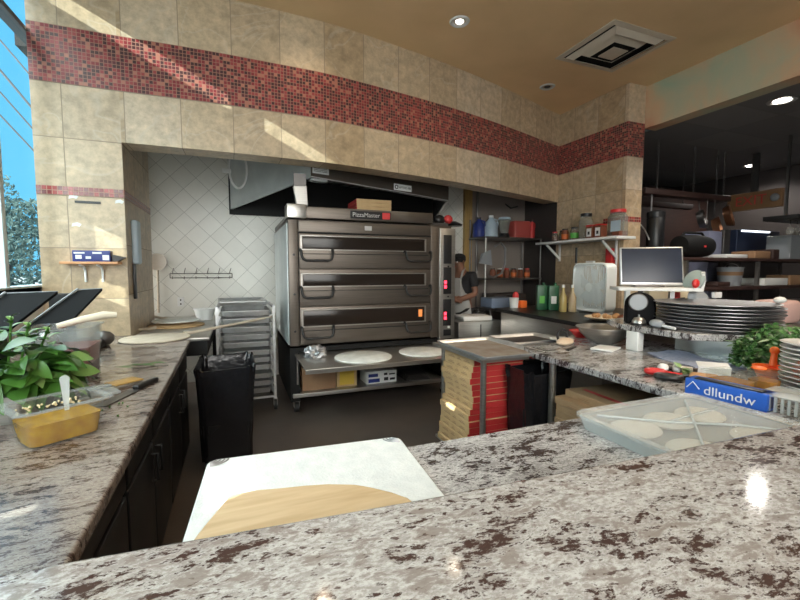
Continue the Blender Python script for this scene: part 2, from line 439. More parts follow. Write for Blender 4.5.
# pier left of the opening, going back along the passage
pier = [(-1.4,4.0),(-.83,4.0),(-.83,5.1),(-1.4,5.1)]
uvstrip('wall_left_pier', [(-1.4,4.0),(-.83,4.0)], 0, 2.06, mt['trav'], 2.03, .2164, .3)
uvstrip('wall_left_pier_middle', [(-1.4,4.0),(-.83,4.0)], 2.06, 2.93, mt['trav'], 2.467, .2164, .3)
uvstrip('wall_left_pier_top', [(-1.4,4.0),(-.83,4.0)], 2.93, CZ, mt['travtop'], 3.297, .2164, .3)
uvstrip('wall_passage', [(-.829,4.002),(-.83,5.1),(-1.4,5.1)], 0, 2.095, mt['trav'], 2.06, 0, .25)
uvstrip('wall_passage_upper', [(-.829,4.002),(-.83,5.1),(-1.4,5.1)], 2.095, 3.4, mt['trav'], 2.467, 0, .25)
uvstrip('trim_2', off([(-1.4,4.0),(-.83,4.0)],.004)+off([(-.83,4.0),(-.83,5.1)],.004), 2.032, 2.099, mt['mosaic2'], 2.032, 0, .0035)
# right pillar
rp = [(4.56,5.05),(4.585,3.88),(4.87,3.88)]
uvstrip('wall_right', rp, 0, 2.095, mt['trav'], 2.06, .1, .27)
uvstrip('wall_right_middle', rp, 2.095, 2.93, mt['trav'], 2.467, .1, .27)
uvstrip('wall_right_upper', rp, 2.93, CZ, mt['travtop'], 3.297, .1, .27)
uvstrip('trim_3', off(rp[:2],.004)+off(rp[1:],.004), 2.876, 3.297, mt['mosaic'], 2.876, 0, .0035)
uvstrip('trim_4', off([(4.578,4.2),rp[1]],.004)+off(rp[1:],.004), 2.062, 2.129, mt['mosaic2'], 2.062, 0, .0035)
# bulkhead over the kitchen pass, painted
ST('wall_bulkhead', G().box(4.89,-3.0,3.245,5.09,3.9,CZ), mt['mural'])
ST('ceiling', G().box(-1.6,-3.0,CZ,5.1,5.3,CZ+.15), mt['ceil'])
ST('ceiling_kitchen', G().box(5.09,-3.0,3.265,9.2,6.6,3.4), mt['kceil'])
ST('ceiling_oven_room', G().prism([(-1.6,4.35),(1.0,4.32),(2.5,4.65),(3.7,5.05),(4.55,5.32),(4.75,5.32),(4.75,6.05),(-1.6,6.05)],3.25,3.35), mt['drk'])
ST('floor', G().box(-1.6,-3.0,-.1,9.2,6.6,0), mt['floor'])
ST('wall_oven_right', G().box(3.56,5.86,0,4.6,5.899,3.25), M('dimmed wall tone',(.26,.22,.195),.7))  # panel over the tiles; the corner's dimness is put into its colour
g = uvstrip('wall_oven', [(-1.6,5.9),(4.75,5.9)], 0, 3.25, mt['diamond'], 0, 0, .15)
ST('wall_oven_side', G().box(4.6,5.1,0,4.75,5.9,3.3), mt['drk'])
ST('wall_light_stop', G().box(1.4,-3.15,0,9.2,-3.0,CZ), mt['drk'])  # unseen rear wall, added to keep light off the oven side
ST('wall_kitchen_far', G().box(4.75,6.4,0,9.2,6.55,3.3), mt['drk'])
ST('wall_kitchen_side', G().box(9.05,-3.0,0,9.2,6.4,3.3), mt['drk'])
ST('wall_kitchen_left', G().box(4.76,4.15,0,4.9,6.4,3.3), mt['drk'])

# left wall with window openings, and an unseen blocker added to cut the sun into narrow slots
def pierced(x0, x1, y0, y1, z0, z1, holes):
    g = G()
    ys = sorted({y0,y1,*[h[0] for h in holes],*[h[1] for h in holes]}); zs = sorted({z0,z1,*[h[2] for h in holes],*[h[3] for h in holes]})
    for a,b in zip(ys,ys[1:]):
        run = None
        for c,d in zip(zs,zs[1:]):
            solid = not any(h[0] <= (a+b)/2 <= h[1] and h[2] <= (c+d)/2 <= h[3] for h in holes)
            if solid: run = (run[0],d) if run else (c,d)
            if (not solid or d == z1) and run:
                g.box(x0,a,run[0],x1,b,run[1]); run = None
    return g
ST('wall_left', pierced(-1.6,-1.4,-3.0,6.05,0,CZ,[(-2.6,4.75,1.32,3.745),(5.15,5.85,.95,2.0)]), mt['whitep'])
wf = T('window_1','', ''); del wf['label']; del wf['category']; wf['kind'] = 'structure'
g = G()
for y in (-2.6,-1.0,.2,2.05,3.52): g.box(-1.50,y,1.32,-1.42,y+.05,3.745)
g.box(-1.52,-2.6,1.28,-1.40,3.99,1.335); g.box(-1.52,3.99,1.28,-1.41,4.75,1.335); g.box(-1.5,-2.6,3.725,-1.42,4.75,3.745)
o = O('window_frame', g, mt['frame'], wf, bevel=.004); o['kind']='structure'
o = O('transom_bar', G().box(-1.5,-2.6,3.225,-1.41,4.75,3.262), mt['frmd'], wf); o['kind']='structure'
o = O('pane', G().box(-1.438,-2.6,1.335,-1.432,4.75,3.725), mt['glass'], wf); o['kind']='structure'

# street outside
S('street', G().box(-60,-60,-.2,-1.62,120,-.12), mt['road'], 'grey street outside the window on the left', 'street')['kind'] = 'structure'
xo = -5.0
holes = [(2.25,2.95,5.33,5.53),(2.3,2.9,5.24,5.262),(2.805,2.8905,3.22,3.84),(2.8905,2.9005,3.95,4.85),
         (.010,.048,2.93,3.25),(-.18,-.11,2.93,3.25),(.74,.90,3.65,3.75),(-.46,-.22,3.39,3.5),(4.0,5.2,4.1,6.6),(4.0,5.2,-.12,2.5)]
ST('wall_sun_blocker', pierced(xo-.12,xo,-5,5.2,-.12,6.6,holes), mt['blocker'])  # unseen wall added outside, its holes placed to shape the sun streaks
for k,(a,b) in enumerate((((-5.446,14,7.305),(-4.877,14,6.538)),((-5.487,14,6.56),(-4.878,14,5.70)),((-5.517,14,6.01),(-4.905,14,5.185)),((-5.548,14,5.433),(-4.912,14,4.618)))):
    a=Vector(a); b=Vector(b); d=b-a
    S('power_line', G().tube([a-d*1.5, b+d*1.5], .022 if k!=1 else .03, 6), mt['ink'],
      ('topmost','second','third','lowest')[k]+' of the dark overhead wires seen through the left window', 'wire', group='overhead wires outside')
random.seed(3)
for k,(x,y,h,w) in enumerate(((-6.2,15.5,3.6,1.3),(-9.6,21.5,5.4,1.9))):
    t = T('street_tree', ('nearer','farther')[k]+' hazy tree crown seen through the left window', 'tree', (x,y,-.12))
    g = G()
    for i in range(2600):
        a = random.uniform(0,2*PI); q = random.random()**.5; zz = random.uniform(.25,1)
        rr = w*q*(1-abs(zz-.6)*.9); c = Vector((rr*math.cos(a), rr*math.sin(a), h*zz))
        mrot = Matrix.Translation(c) @ Euler((random.uniform(0,6),random.uniform(0,6),0)).to_matrix().to_4x4()
        s_ = random.uniform(.05,.11)
        g.quad(*[mrot @ Vector(v) for v in ((-s_,0,0),(0,-s_*.5,.02),(s_,0,0),(0,s_*.5,.02))])
    O('crown', g, mt['tree'], t, flat=True); O('trunk', G().cyl((0,0,0),(0,0,h*.8),.13,.05), mt['dbrown'], t)

# ------------------------------------------------------------------ ceiling lights and vent
first = None
for k,(x,y,lab) in enumerate(((.67,3.62,'round recessed ceiling light at the top centre above the mosaic wall'),(2.0,3.55,'lit round recessed ceiling light left of the air vent'),(3.72,4.35,'unlit looking round recessed ceiling light beyond the air vent'))):
    t = T('recessed_light', lab, 'ceiling light', (x,y,CZ), group='recessed lights in tan ceiling')
    O('trim_ring', G().lathe([(.055,.03),(.058,-.004),(.085,-.010),(.095,-.001),(.095,.0)],n=32), mt['whitep'], t)
    O('bulb', G().lathe([(.0,-.004),(.034,-.006),(.042,.004),(.042,.02)],n=24), mt['lamp2'] if k<2 else mt['steeld'], t)
t = T('air_vent', 'square metal ceiling air vent with nested louvres', 'vent', (3.73,3.375,CZ))
def ring(g, a, b, z0, z1, ay=None, by=None):
    """square ring from half size a (outer, z0) to b (inner, z1) with thickness"""
    ay = ay or a; by = by or b
    o_ = [(-a,-ay),(a,-ay),(a,ay),(-a,ay)]; i_ = [(-b,-by),(b,-by),(b,by),(-b,by)]
    for k in range(4):
        j = (k+1)%4
        v = [(*o_[k],z0),(*o_[j],z0),(*i_[j],z1),(*i_[k],z1)]
        w = [(x,y,z+.006) for x,y,z in v]
        g.hull([v[0],v[1],v[2],v[3],w[0],w[1],w[2],w[3]])
g = G(); ring(g,.42,.36,-.006,-.012,.385,.33); O('outer_frame', g, mt['ventm'], t)
for a in (.325,.215): 
    g = G(); ring(g,a,a-.055,-.008,-.045); O('louvre', g, mt['ventm'], t)
O('louvre', G().box(-.10,-.10,-.055,.10,.10,-.048), mt['ventm'], t)
O('duct_shade_sheet', G().box(-.35,-.33,-.003,.35,.33,-.001), mt['blackm'], t)  # flat black sheet; the shade inside the duct is put into its colour
for k,(x,y,lab) in enumerate(((5.5,2.76,'bright round ceiling light over the dark kitchen, nearest'),(8.4,4.6,'small distant round ceiling light above the exit sign'))):
    t = T('kitchen_downlight', lab, 'ceiling light', (x,y,3.265), group='downlights in dark kitchen ceiling')
    O('trim_ring', G().lathe([(.09,.02),(.095,-.005),(.125,-.01),(.13,0)],n=32), mt['steel'], t)
    O('lens', G().lathe([(.0,-.012),(.05,-.010),(.075,-.003),(.09,.01)],n=24), mt['lamp'], t)
exec_rest = True

# ------------------------------------------------------------------ counters
bar = [(-1.39,.665),(-.3,.647),(-.1,.634),(.3,.605),(.82,.582),(1.3,.567),(2.4,.53),(2.4,-.25),(-1.39,-.12)]
t = T('bar_counter','speckled brown and white granite bar across the whole foreground', 'bar counter', (0,0,0))
O('countertop', G().prism(bar,1.03,1.07), mt['gran'], t, bevel=.008, seg=3)
O('carcass', G().prism([(-1.39,.60),(.3,.515),(2.3,.49),(2.3,.0),(-1.39,.1)],0,1.029), mt['blackcab'], t)
S('prep_ledge', G().box(-.02,.535,.87,1.785,1.14,.91), mt['gran2'], 'lower granite ledge behind the bar, under the cutting board', 'counter', bevel=.005)
S('ledge_cabinet', G().box(.46,.54,0,1.2,.95,.869), mt['blackcab'], 'black cabinet under the lower granite ledge', 'cabinet', bevel=.004)
lc = [(-1.39,.672),(-.30,.655),(-.345,3.56),(-.82,3.56),(-.82,3.99),(-1.39,3.99)]
S('left_countertop', G().prism(lc,.87,.91), mt['gran3'], 'streaky granite countertop running under the left window', 'counter', bevel=.008, seg=3)
cabl = ['nearest black cabinet under the left granite counter','middle black cabinet under the left granite counter','farthest black cabinet under the left granite counter']
for k,(y0,y1) in enumerate(((.68,1.62),(1.63,2.57),(2.58,3.5))):
    c = T('base_cabinet', cabl[k], 'cabinet', (-.39,y0,0), group='black cabinets under left counter')
    h = y1-y0
    O('body', G().box(-.9,0,.1,0,h,.868), mt['blackcab'], c); O('plinth', G().box(-.85,0,0,-.06,h,.1), mt['blackm'], c)
    for j in range(2):
        d = O('door', G().bev(.001,.012+j*h/2,.12,.022,h/2-.008+j*h/2,.68,.005), mt['blackcab'], c)
        O('handle', G().tube([(.02,h/2-.05+j*.1-.0,.52),(.045,h/2-.05+j*.1,.52),(.045,h/2-.05+j*.1,.64),(.02,h/2-.05+j*.1,.64)],.006), mt['black'], d)
        O('drawer', G().bev(.001,.012+j*h/2,.70,.022,h/2-.008+j*h/2,.85,.005), mt['blackcab'], c)

# right prep counter: slab on steel legs
t = T('prep_counter','grey granite prep counter on steel post legs, right of centre','counter',(0,0,0))
O('countertop', G().prism([(1.80,.56),(2.95,.56),(2.95,2.68),(2.41,2.62),(2.405,2.47),(1.87,2.36),(1.80,2.17)],.87,.91), mt['gran2'], t, bevel=.005)
for x,y in ((1.86,2.06),(2.85,2.4),(2.85,.7)): O('leg', G().cyl((x,y,0),(x,y,.87),.022), mt['steel'], t)
O('undershelf', G().box(1.84,1.0,.485,2.6,2.0,.50), mt['steel'], t)
# raised ledge
t = T('raised_ledge','raised granite pick-up ledge carrying the stack of pizza pans','ledge',(0,0,0))
O('ledge_top', G().prism([(2.44,1.60),(2.75,1.40),(3.36,1.40),(3.36,2.45),(2.60,2.32),(2.46,2.09)],1.04,1.08), mt['gran2'], t, bevel=.005)
O('post', G().bev(2.455,1.94,.911,2.51,2.03,1.04,.004), mt['whitep'], t)
O('back_panel', G().box(2.80,1.45,.911,2.83,1.93,1.04), mt['galv'], t)
O('post', G().bev(3.25,1.45,0,3.33,1.53,1.04,.004), mt['whitep'], t)
# black back counter
t = T('back_counter','black topped counter against the right tiled wall, under the box fan','counter',(0,0,0))
O('countertop', G().prism([(3.06,4.45),(2.90,2.62),(4.55,2.62),(4.55,4.85),(4.2,4.7)],.925,.965), mt['black'], t, bevel=.004)
O('steel_panel', G().prism([(3.12,4.4),(2.99,2.7),(4.5,2.7),(4.5,4.8)],.08,.924), mt['steel'], t)

# ------------------------------------------------------------------ cutting boards
def rounded(x0,y0,x1,y1,r,n=6):
    P=[]
    for cx,cy,a in ((x1-r,y1-r,0),(x0+r,y1-r,PI/2),(x0+r,y0+r,PI),(x1-r,y0+r,1.5*PI)):
        for i in range(n+1): P.append((cx+r*math.cos(a+PI/2*i/n), cy+r*math.sin(a+PI/2*i/n)))
    return P
t = T('plastic_cutting_board','large white plastic cutting board on the lower granite ledge','cutting board',(.175,.935,.911),-.07)
O('slab', G().prism(rounded(-.28,-.28,.27,.27,.03),0,.016), mt['board'], t, bevel=.003)
for sx,sy in ((-.245,.235),(.235,.235)):
    g = G()
    for r_ in (.018,.028,.038,.048):
        a0 = PI if sx>0 else 0
        pts=[(sx+(.03 if sx>0 else -.03)+ r_*math.cos(a)*(1), sy+.03+r_*math.sin(a)*.8,.0165) for a in [ (PI+.1+i*(PI/2-.2)/8 if sx>0 else 1.5*PI+.1+i*(PI/2-.2)/8) for i in range(9)]]
        g.tube(pts,.0022,6)
    O('grip_ridges', g, mt['pan'], t)
wb = []
for i in range(33):
    a = PI*i/32; wb.append((.20*math.cos(a)*1.0+.0, .10+.17*math.sin(a)*.72))
S('wooden_board', G().prism([(-.12,.75),(-.082,.859),(-.026,.986),(.03,.985),(.082,.974),(.14,.964),(.191,.951),(.25,.925),(.28,.901),(.32,.86),(.345,.825),(.36,.75),(.3,.66),(-.1,.66)],0,.014), mt['wood'],
  'light wooden pizza board lying on the white cutting board', 'cutting board', (0,0,.9275), 0, bevel=.004)

# ------------------------------------------------------------------ oven and its stand
ov = T('deck_oven','large stainless three-deck pizza oven','oven',(.48,4.2,.69))
W,D,H_ = 1.82,1.4,1.25
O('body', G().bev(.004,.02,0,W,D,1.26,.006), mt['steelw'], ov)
O('side_panel', G().bev(-.012,.02,.01,.003,D-.02,1.22,.004), mt['steel_lit'], ov)
O('left_post', G().bev(0,-.02,0,.095,.02,1.255,.006), mt['steelw'], ov)
O('top_band', G().bev(.17,-.03,1.27,1.56,.3,1.385,.006), mt['steelw'], ov)
O('corner_box', G().bev(-.01,-.055,1.265,.175,.16,1.40,.006), mt['steel'], ov)
O('top_cap', G().box(.0,.1,1.262,W,D,1.30), mt['steeld'], ov)
for z0 in (.0,.40,.765):
    pass
decks = [(.76,1.12),(.385,.735),(.0,.36)]       # z from oven base
wins = [(.97,1.09),(.602,.715),(.20,.352)]
for k,((a,b),(wa,wb_)) in enumerate(zip(decks,wins)):
    d = O('door', G().bev(.10,-.03,a+.015,1.535,.018,b+.03 if k else b,.005), mt['steelw'], ov)
    O('door_window', G().bev(.135,-.036,wa,1.455,-.028,wb_,.003), mt['glassdk'], d)
    g = G()
    for z in (wa-.012,wb_+.004): g.box(.115,-.040,z,1.475,-.028,z+.008)
    g.box(.115,-.040,wa-.012,.128,-.028,wb_+.01); g.box(1.462,-.040,wa-.012,1.475,-.028,wb_+.01)
    O('window_frame', g, mt['steel'], d)
    O('rail', G().box(.11,-.042,wa-.052,1.50,-.028,wa-.046), mt['blackm'], d)
    for x0,x1 in ((.11,.43),(1.215,1.52)):
        zz = wa-.02
        O('handle', G().tube([(x0,-.025,zz),(x0,-.055,zz+.012),(x0+.003,-.082,zz-.002),(x0+.008,-.092,zz-.05),(x0+.02,-.097,zz-.082),(x0+.05,-.099,zz-.097),(x1-.05,-.099,zz-.097),(x1-.02,-.097,zz-.082),(x1-.008,-.092,zz-.05),(x1-.003,-.082,zz-.002),(x1,-.055,zz+.012),(x1,-.025,zz)],.0125,10), mt['black'], d)
O('seam', G().box(.098,-.024,.372,1.535,-.012,.384), mt['blackm'], ov)
O('seam', G().box(.098,-.024,.745,1.535,-.012,.757), mt['blackm'], ov)
O('header_panel', G().bev(.10,-.026,1.135,1.535,.018,1.245,.004), mt['steelw'], ov)
O('seam', G().box(.098,-.028,1.122,1.535,-.01,1.134), mt['blackm'], ov)
O('lamp_glow', G().bev(1.385,-.0385,.245,1.43,-.0365,.325,.001), mt['flame'], ov)
O('right_post', G().bev(1.535,-.03,0,1.64,.02,1.24,.006), mt['steelw'], ov)
cp_ = O('control_column', G().bev(1.64,-.045,-.02,1.835,.02,1.225,.006), mt['steel'], ov)
for z0,z1 in ((.83,1.15),(.49,.79),(.13,.43)):
    O('control_panel', G().bev(1.685,-.052,z0,1.785,-.044,z1,.003), mt['black'], cp_)
for z in (.555,.20):
    O('red_display', G().box(1.695,-.0545,z,1.725,-.0525,z+.035).box(1.695,-.0545,z+.05,1.725,-.0525,z+.085), mt['led'], cp_)
for z in (.46,.80): O('key_button', G().cyl((1.745,-.044,z),(1.745,-.056,z),.009), mt['black'], cp_)
O('selector', G().bev(1.69,-.053,.015,1.785,-.044,.085,.003), mt['black'], cp_)
O('power_button', G().cyl((1.755,-.044,.112),(1.755,-.056,.112),.014), mt['white'], cp_)
np_ = O('nameplate', G().box(.62,-.037,1.285,1.06,-.029,1.365), mt['black'], ov)
O('red_badge', G().box(.965,-.0395,1.292,1.05,-.0372,1.358), mt['redp'], np_)
lettering('lettering','PizzaMaster',.062,mt['alu'],np_,(.79,-.0385,1.325),(PI/2,0,0))
O('rating_plate', G().box(.775,-.030,1.17,.85,-.0262,1.215), mt['alu'], ov)
for z in (.15,.52,.91): O('screw', G().cyl((.05,-.02,z),(.05,-.03,z),.012), mt['black'], ov)

st = T('oven_stand','black wheeled stand with two steel shelves under the pizza oven','oven stand',(.48,4.2,0))
O('frame', G().box(.0,.0,.12,.09,1.3,.668).box(W-.09,.0,.12,W,1.3,.668).box(0,1.2,.12,W,1.3,.668).box(0,.02,.62,W,1.3,.668), mt['blackm'], st)
O('pull_out_shelf', G().bev(.045,-.70,.592,1.70,.6,.606,.003).box(.045,-.70,.565,1.70,-.69,.592), mt['steel'], st)
O('support_bracket', G().box(.06,-.02,.30,.075,.0,.59).box(1.68,-.02,.30,1.695,.0,.59), mt['steel'], st)
O('lower_shelf', G().bev(.02,-.03,.165,1.80,1.15,.205,.004), mt['steel'], st)
for x,y in ((.06,.06),(W-.07,.06),(.06,1.2),(W-.07,1.2)):
    c = O('caster', G().cyl((x-.022,y,.055),(x+.022,y,.055),.055,n=20), mt['rubber'], st)
    O('fork', G().box(x-.03,y-.03,.055,x-.024,y+.03,.12).box(x+.024,y-.03,.055,x+.03,y+.03,.12).box(x-.04,y-.04,.112,x+.04,y+.04,.121), mt['steel'], c)

# boards and other things on the stand
def disc_board(x,y,r,lab,z=.607,hl=None,ang=0,sx=1):
    t = T('pizza_board', lab, 'pizza board', (x,y,z), ang, 'floured boards on oven shelf')
    O('disc', G().lathe([(r-.008,0),(r,.004),(r,.012),(r-.006,.016)],n=40), mt['floury'], t)
    if hl: O('handle', G().bev(-.025,r-.01,.001,.025,r+hl,.014,.006), mt['woodl'], t)
disc_board(1.12,3.80,.275,'white floured round pizza board on the oven shelf, left one')
disc_board(1.76,3.82,.245,'white floured round pizza board on the oven shelf, right one')
random.seed(11)
g = G(); tb = bmesh.new(); bmesh.ops.create_icosphere(tb, subdivisions=3, radius=1)
for v in tb.verts: v.co *= random.uniform(.72,1.1); v.co.x*=.12; v.co.y*=.08; v.co.z = max(v.co.z*.085,-.035)
g.join(tb); S('crumpled_foil', g, mt['foil'], 'crumpled silver foil at the left end of the oven shelf', 'foil', (.70,4.0,.643), flat=True)
S('cardboard_carton', G().bev(0,0,0,.35,.3,.24,.003), mt['cardd'], 'plain brown cardboard carton on the lower oven shelf', 'carton', (.60,4.25,.206))
t = T('yellow_carton','yellow and brown printed carton beside the plain brown one','carton',(.965,4.27,.206))
O('box', G().bev(0,0,0,.22,.28,.19,.003), mt['card'], t); O('print_panel', G().box(.03,-.002,.02,.19,-.0005,.17), mt['yellow'], t); O('flap', G().hull([(.02,.02,.19),(.2,.02,.19),(.2,.1,.19),(.02,.1,.19),(.05,.06,.245),(.17,.06,.245),(.17,.07,.245),(.05,.07,.245)]), mt['cardd'], t)
t = T('label_carton','low white carton with dark printed labels on the lower oven shelf','carton',(1.29,4.25,.206),.02)
O('box', G().bev(0,0,0,.35,.25,.135,.003), mt['white'], t)
O('printed_label', G().box(.02,-.002,.015,.15,-.0005,.055).box(.02,-.002,.075,.13,-.0005,.11), mt['navy'], t)
O('printed_label', G().box(.2,-.002,.025,.25,-.0005,.06).box(.27,-.002,.025,.33,-.0005,.05).box(.2,-.002,.085,.24,-.0005,.11).box(.26,-.002,.085,.33,-.0005,.1), mt['ink'], t)
g = G()
for k in range(4): g.bev(.01*k,.0,k*.018,.30-.012*k,.3,k*.018+.010,.003)
S('flat_trays', g, mt['steeld'], 'stack of flat dark trays on the lower shelf right of the labelled carton', 'trays', (1.74,4.22,.206))

# flue plate, boxes and clutter on the oven
t = T('flue_panel','pale bent metal flue panel hanging above the oven top left corner','panel',(.60,4.28,2.095))
O('plate', G().hull([(-.02,0,0),(.095,.0,0),(.095,.05,0),(-.02,.05,0),(-.05,.0,.19),(.085,.0,.20),(.085,.05,.20),(-.05,.05,.19)]), mt['steel'], t, bevel=.006)
O('mount', G().box(-.04,.02,.19,.08,.04,.32), mt['steeld'], t)
PB = {}
def pizza_box(L=.41, h=.042):
    t = T('pizza_box','','pizza box'); 
    o=O('carton', G().bev(0,0,0,L,L,h,.002), mt['card'], t)
    O('red_front', G().box(.004,-.0025,.002,L-.004,-.0005,h-.002), mt['redp'], t)
    g = G()
    for k,(y,w) in enumerate(((.05,.08),(.17,.05),(.26,.09))): g.box(-.002,y,.012,-.0005,y+w,.016).box(-.002,y+.01,.022,-.0005,y+w*.7,.025)
    O('side_print', g, mt['cardd'], t)
    if L>.42: O('top_print', G().box(.08,.03,h+.0003,.11,L-.05,h+.0012).box(.2,.05,h+.0003,.28,.09,h+.0012), mt['redp'], t); t.children[0].data.materials[0]=mt['card2']
    return t
pb = pizza_box()
for k in range(6):
    o = pb if k==0 else dup(pb,(0,0,0))
    o.location = (1.27+.006*(k%3),4.95,1.992+.0425*k); o.rotation_euler=(0,0,-PI/2+.02-.02*(k%3))
    o['label'] = ('lowest','second','third','fourth','fifth','uppermost')[k]+' of the red and brown pizza boxes on top of the oven'; o['group']='pizza boxes on the oven'
random.seed(5)
n = 17; ordn = ['lowest','second','third','fourth','fifth','sixth','seventh','eighth','ninth','tenth','eleventh','twelfth','thirteenth','fourteenth','fifteenth','sixteenth','topmost']
for k in range(n):
    o = dup(pb,(1.475+.012*math.sin(k*.9)-(.018 if k<4 else 0)+(n-k)*-.002+random.uniform(-.004,.004), 2.385+random.uniform(-.006,.006), .162+.0425*k), random.uniform(-.02,.02))
    o['label'] = ordn[k]+' pizza box from the bottom in the tall stack under the sheet pans' if k<16 else 'topmost pizza box in the tall stack under the sheet pans'
    o['group'] = 'tall stack of pizza boxes'
pb2 = pizza_box(.46,.043)
for k in range(5):
    o = pb2 if k==0 else dup(pb2,(0,0,0))
    o.location = (1.80+(.0,-.01,.012,-.02,.03)[k]+.02, 1.60+(.0,.005,-.01,.0,-.02)[k]-.08, .502+.0435*k); o.rotation_euler=(0,0,(.02,-.03,.04,-.02,-.05)[k])
    o['label'] = ('bottom','second from bottom','middle','second from top','topmost')[k]+' large pizza box in the stack under the granite prep counter'; o['group']='pizza boxes under prep counter'
pc = T('printed_clutter','dark clutter with a red bag on the right end of the oven top','clutter bag',(2.26,4.55,1.99))
O('bag', G().ball((.05,0,.065),.07,12,1.1,.8,.9), mt['black'], pc); O('red_pack', G().ball((.16,-.02,.075),.055,10,1.1,.8,1), mt['redp'], pc); O('lid', G().lathe([(.09,0),(.10,.02),(.02,.06)],(.27,.02,0),n=18), mt['black'], pc)

# ------------------------------------------------------------------ exhaust hood
hd = T('exhaust_hood','big stainless exhaust hood above the pizza oven','hood',(0,0,0))
A0=(.74,4.36,2.40); B0=(2.60,4.86,2.345); C0=(-.065,5.88,2.23); D0=(2.9,5.88,2.2)
g = G()
def wallp(a,b,ta,tb,th):
    a=Vector(a); b=Vector(b); d=(b-a); nn=Vector((-d.y,d.x,0)).normalized()*th
    A=Vector((a.x,a.y,ta)); B=Vector((b.x,b.y,tb))
    return [a,b,b+nn,a+nn,A,B,B+nn,A+nn]
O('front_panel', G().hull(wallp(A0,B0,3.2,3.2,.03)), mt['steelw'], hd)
O('left_panel', G().hull(wallp(C0,A0,3.2,3.2,.03)), mt['steel_lit'], hd)
O('right_panel', G().hull(wallp(B0,D0,3.2,3.2,.03)), mt['steel'], hd)
fr=G()
for i in range(12):
    f0=i/12
    x0=A0[0]+(B0[0]-A0[0])*f0+.02; x1=A0[0]+(B0[0]-A0[0])*(f0+.075)
    y0=A0[1]+(B0[1]-A0[1])*f0+.25
    fr.hull([(x0,y0,2.5),(x1,y0+.02,2.5),(x1,y0+1.0,2.62),(x0,y0+1.0,2.62),(x0,y0,2.52),(x1,y0+.02,2.52),(x1,y0+1.0,2.64),(x0,y0+1.0,2.64)])
O('grease_filter', fr, mt['steeld'], hd)
O('shade_backing', G().box(-.06,5.84,2.17,2.9,5.87,3.2), mt['blackm'], hd)  # black sheet added so the space under the hood reads as shaded
O('lip', G().hull([Vector(A0)+Vector((0,-.004,0)),Vector(B0)+Vector((0,-.004,0)),Vector(B0)+Vector((0,.05,.0)),Vector(A0)+Vector((0,.05,.0)),Vector(A0)+Vector((0,-.004,.012)),Vector(B0)+Vector((0,-.004,.012)),Vector(B0)+Vector((0,.05,.012)),Vector(A0)+Vector((0,.05,.012))]), mt['alu'], hd)
dirx=Vector((B0[0]-A0[0],B0[1]-A0[1],B0[2]-A0[2])).normalized(); hrz=math.atan2(dirx.y,dirx.x)
def onhood(name, s, z0, w, h, mat, th=.004):
    p0=Vector(A0)+dirx*s; m4=Matrix.Translation((p0.x,p0.y,p0.z+z0))@Matrix.Rotation(hrz,4,'Z')
    return O(name, G().box(0,-.006-th,0,w,-.005,h,m4), mat, hd), m4
o,m4 = onhood('notice_plate', .015,.045,.185,.13, mt['white'])
g=G().box(.03,-.0115,.085,.13,-.0101,.105,m4)
for z in (.02,.035,.05,.065): g.box(.015,-.0115,z,.165,-.0101,z+.004,m4)
O('notice_print', g, mt['ink'], o)
o,m4 = onhood('brand_plate', 1.045,.02,.26,.075, mt['white'])
g=G(); g.tube([m4@Vector((.035+.02*math.cos(a),-.011,.037+.02*math.sin(a))) for a in [i*PI/6 for i in range(12)]],.005,6,closed=True); O('round_mark', g, mt['ink'], o)
lt = lettering('lettering','CAPTIVE AIR',.036,mt['ink'],o,(0,0,0),(0,0,0)); q=m4@Vector((.15,-.0108,.037)); lt.location=q; lt.rotation_euler=(PI/2,0,hrz)
# small clip lamp and hoop at the hood's left end
t = T('wall_hoop','white rimmed round ring hanging on the hood left end','ring',(.05,5.25,2.62),.25)
O('ring', G().tube([(.10*math.sin(a),-.0,.22*math.cos(a)) for a in [i*2*PI/28 for i in range(28)]],.012,8,closed=True), mt['white'], t)
O('clip', G().box(-.17,-.02,-.06,-.08,.02,-.02), mt['white'], t)
S('light_fixture', G().bev(-.07,-.03,0,.10,.05,.03,.008), mt['galv'], 'small slanted lamp fixture tucked under the hood notice', 'lamp', (.82,4.42,2.37), .2)

# ------------------------------------------------------------------ left back: pier items
t = T('wall_shelf','small orange pine shelf with white brackets on the left tiled pier','shelf',(-1.245,4.0,1.495))
O('board', G().bev(0,-.125,0,.38,-.001,.02,.003), mt['woodo'], t)
for x in (.12,.235): O('bracket', G().tube([(x,-.10,-.005),(x+.012,-.05,-.02),(x+.012,-.018,-.05),(x+.012,-.012,-.14)],.009,8), mt['white'], t)
t = T('navy_carton','navy blue carton with white print on the small pine shelf','carton',(-1.165,3.89,1.516))
O('box', G().bev(0,0,0,.245,.085,.085,.002), mt['navy'], t)
O('white_print', G().box(.01,-.002,.06,.08,-.0005,.072).box(.13,-.002,.06,.19,-.0005,.074).box(.195,-.002,.012,.238,-.0005,.05).box(.02,-.002,.02,.06,-.0005,.05).box(.085,-.002,.02,.12,-.0005,.04), mt['inkw'], t)
t = T('binder_clip','black clamp beside the navy carton on the pine shelf','clip',(-.905,3.89,1.516))
O('body', G().hull([(0,0,0),(.03,0,0),(.03,.07,0),(0,.07,0),(.0,.0,.055),(.085,.02,.035),(.085,.06,.035),(0,.07,.055)]), mt['black'], t)
t = T('wall_strip','short black magnetic strip stuck on the tiled pier under the mosaic stripe','strip',(-1.16,3.999,1.975),0)
O('bar', G().box(0,-.008,0,.17,-.0006,.018), mt['black'], t)
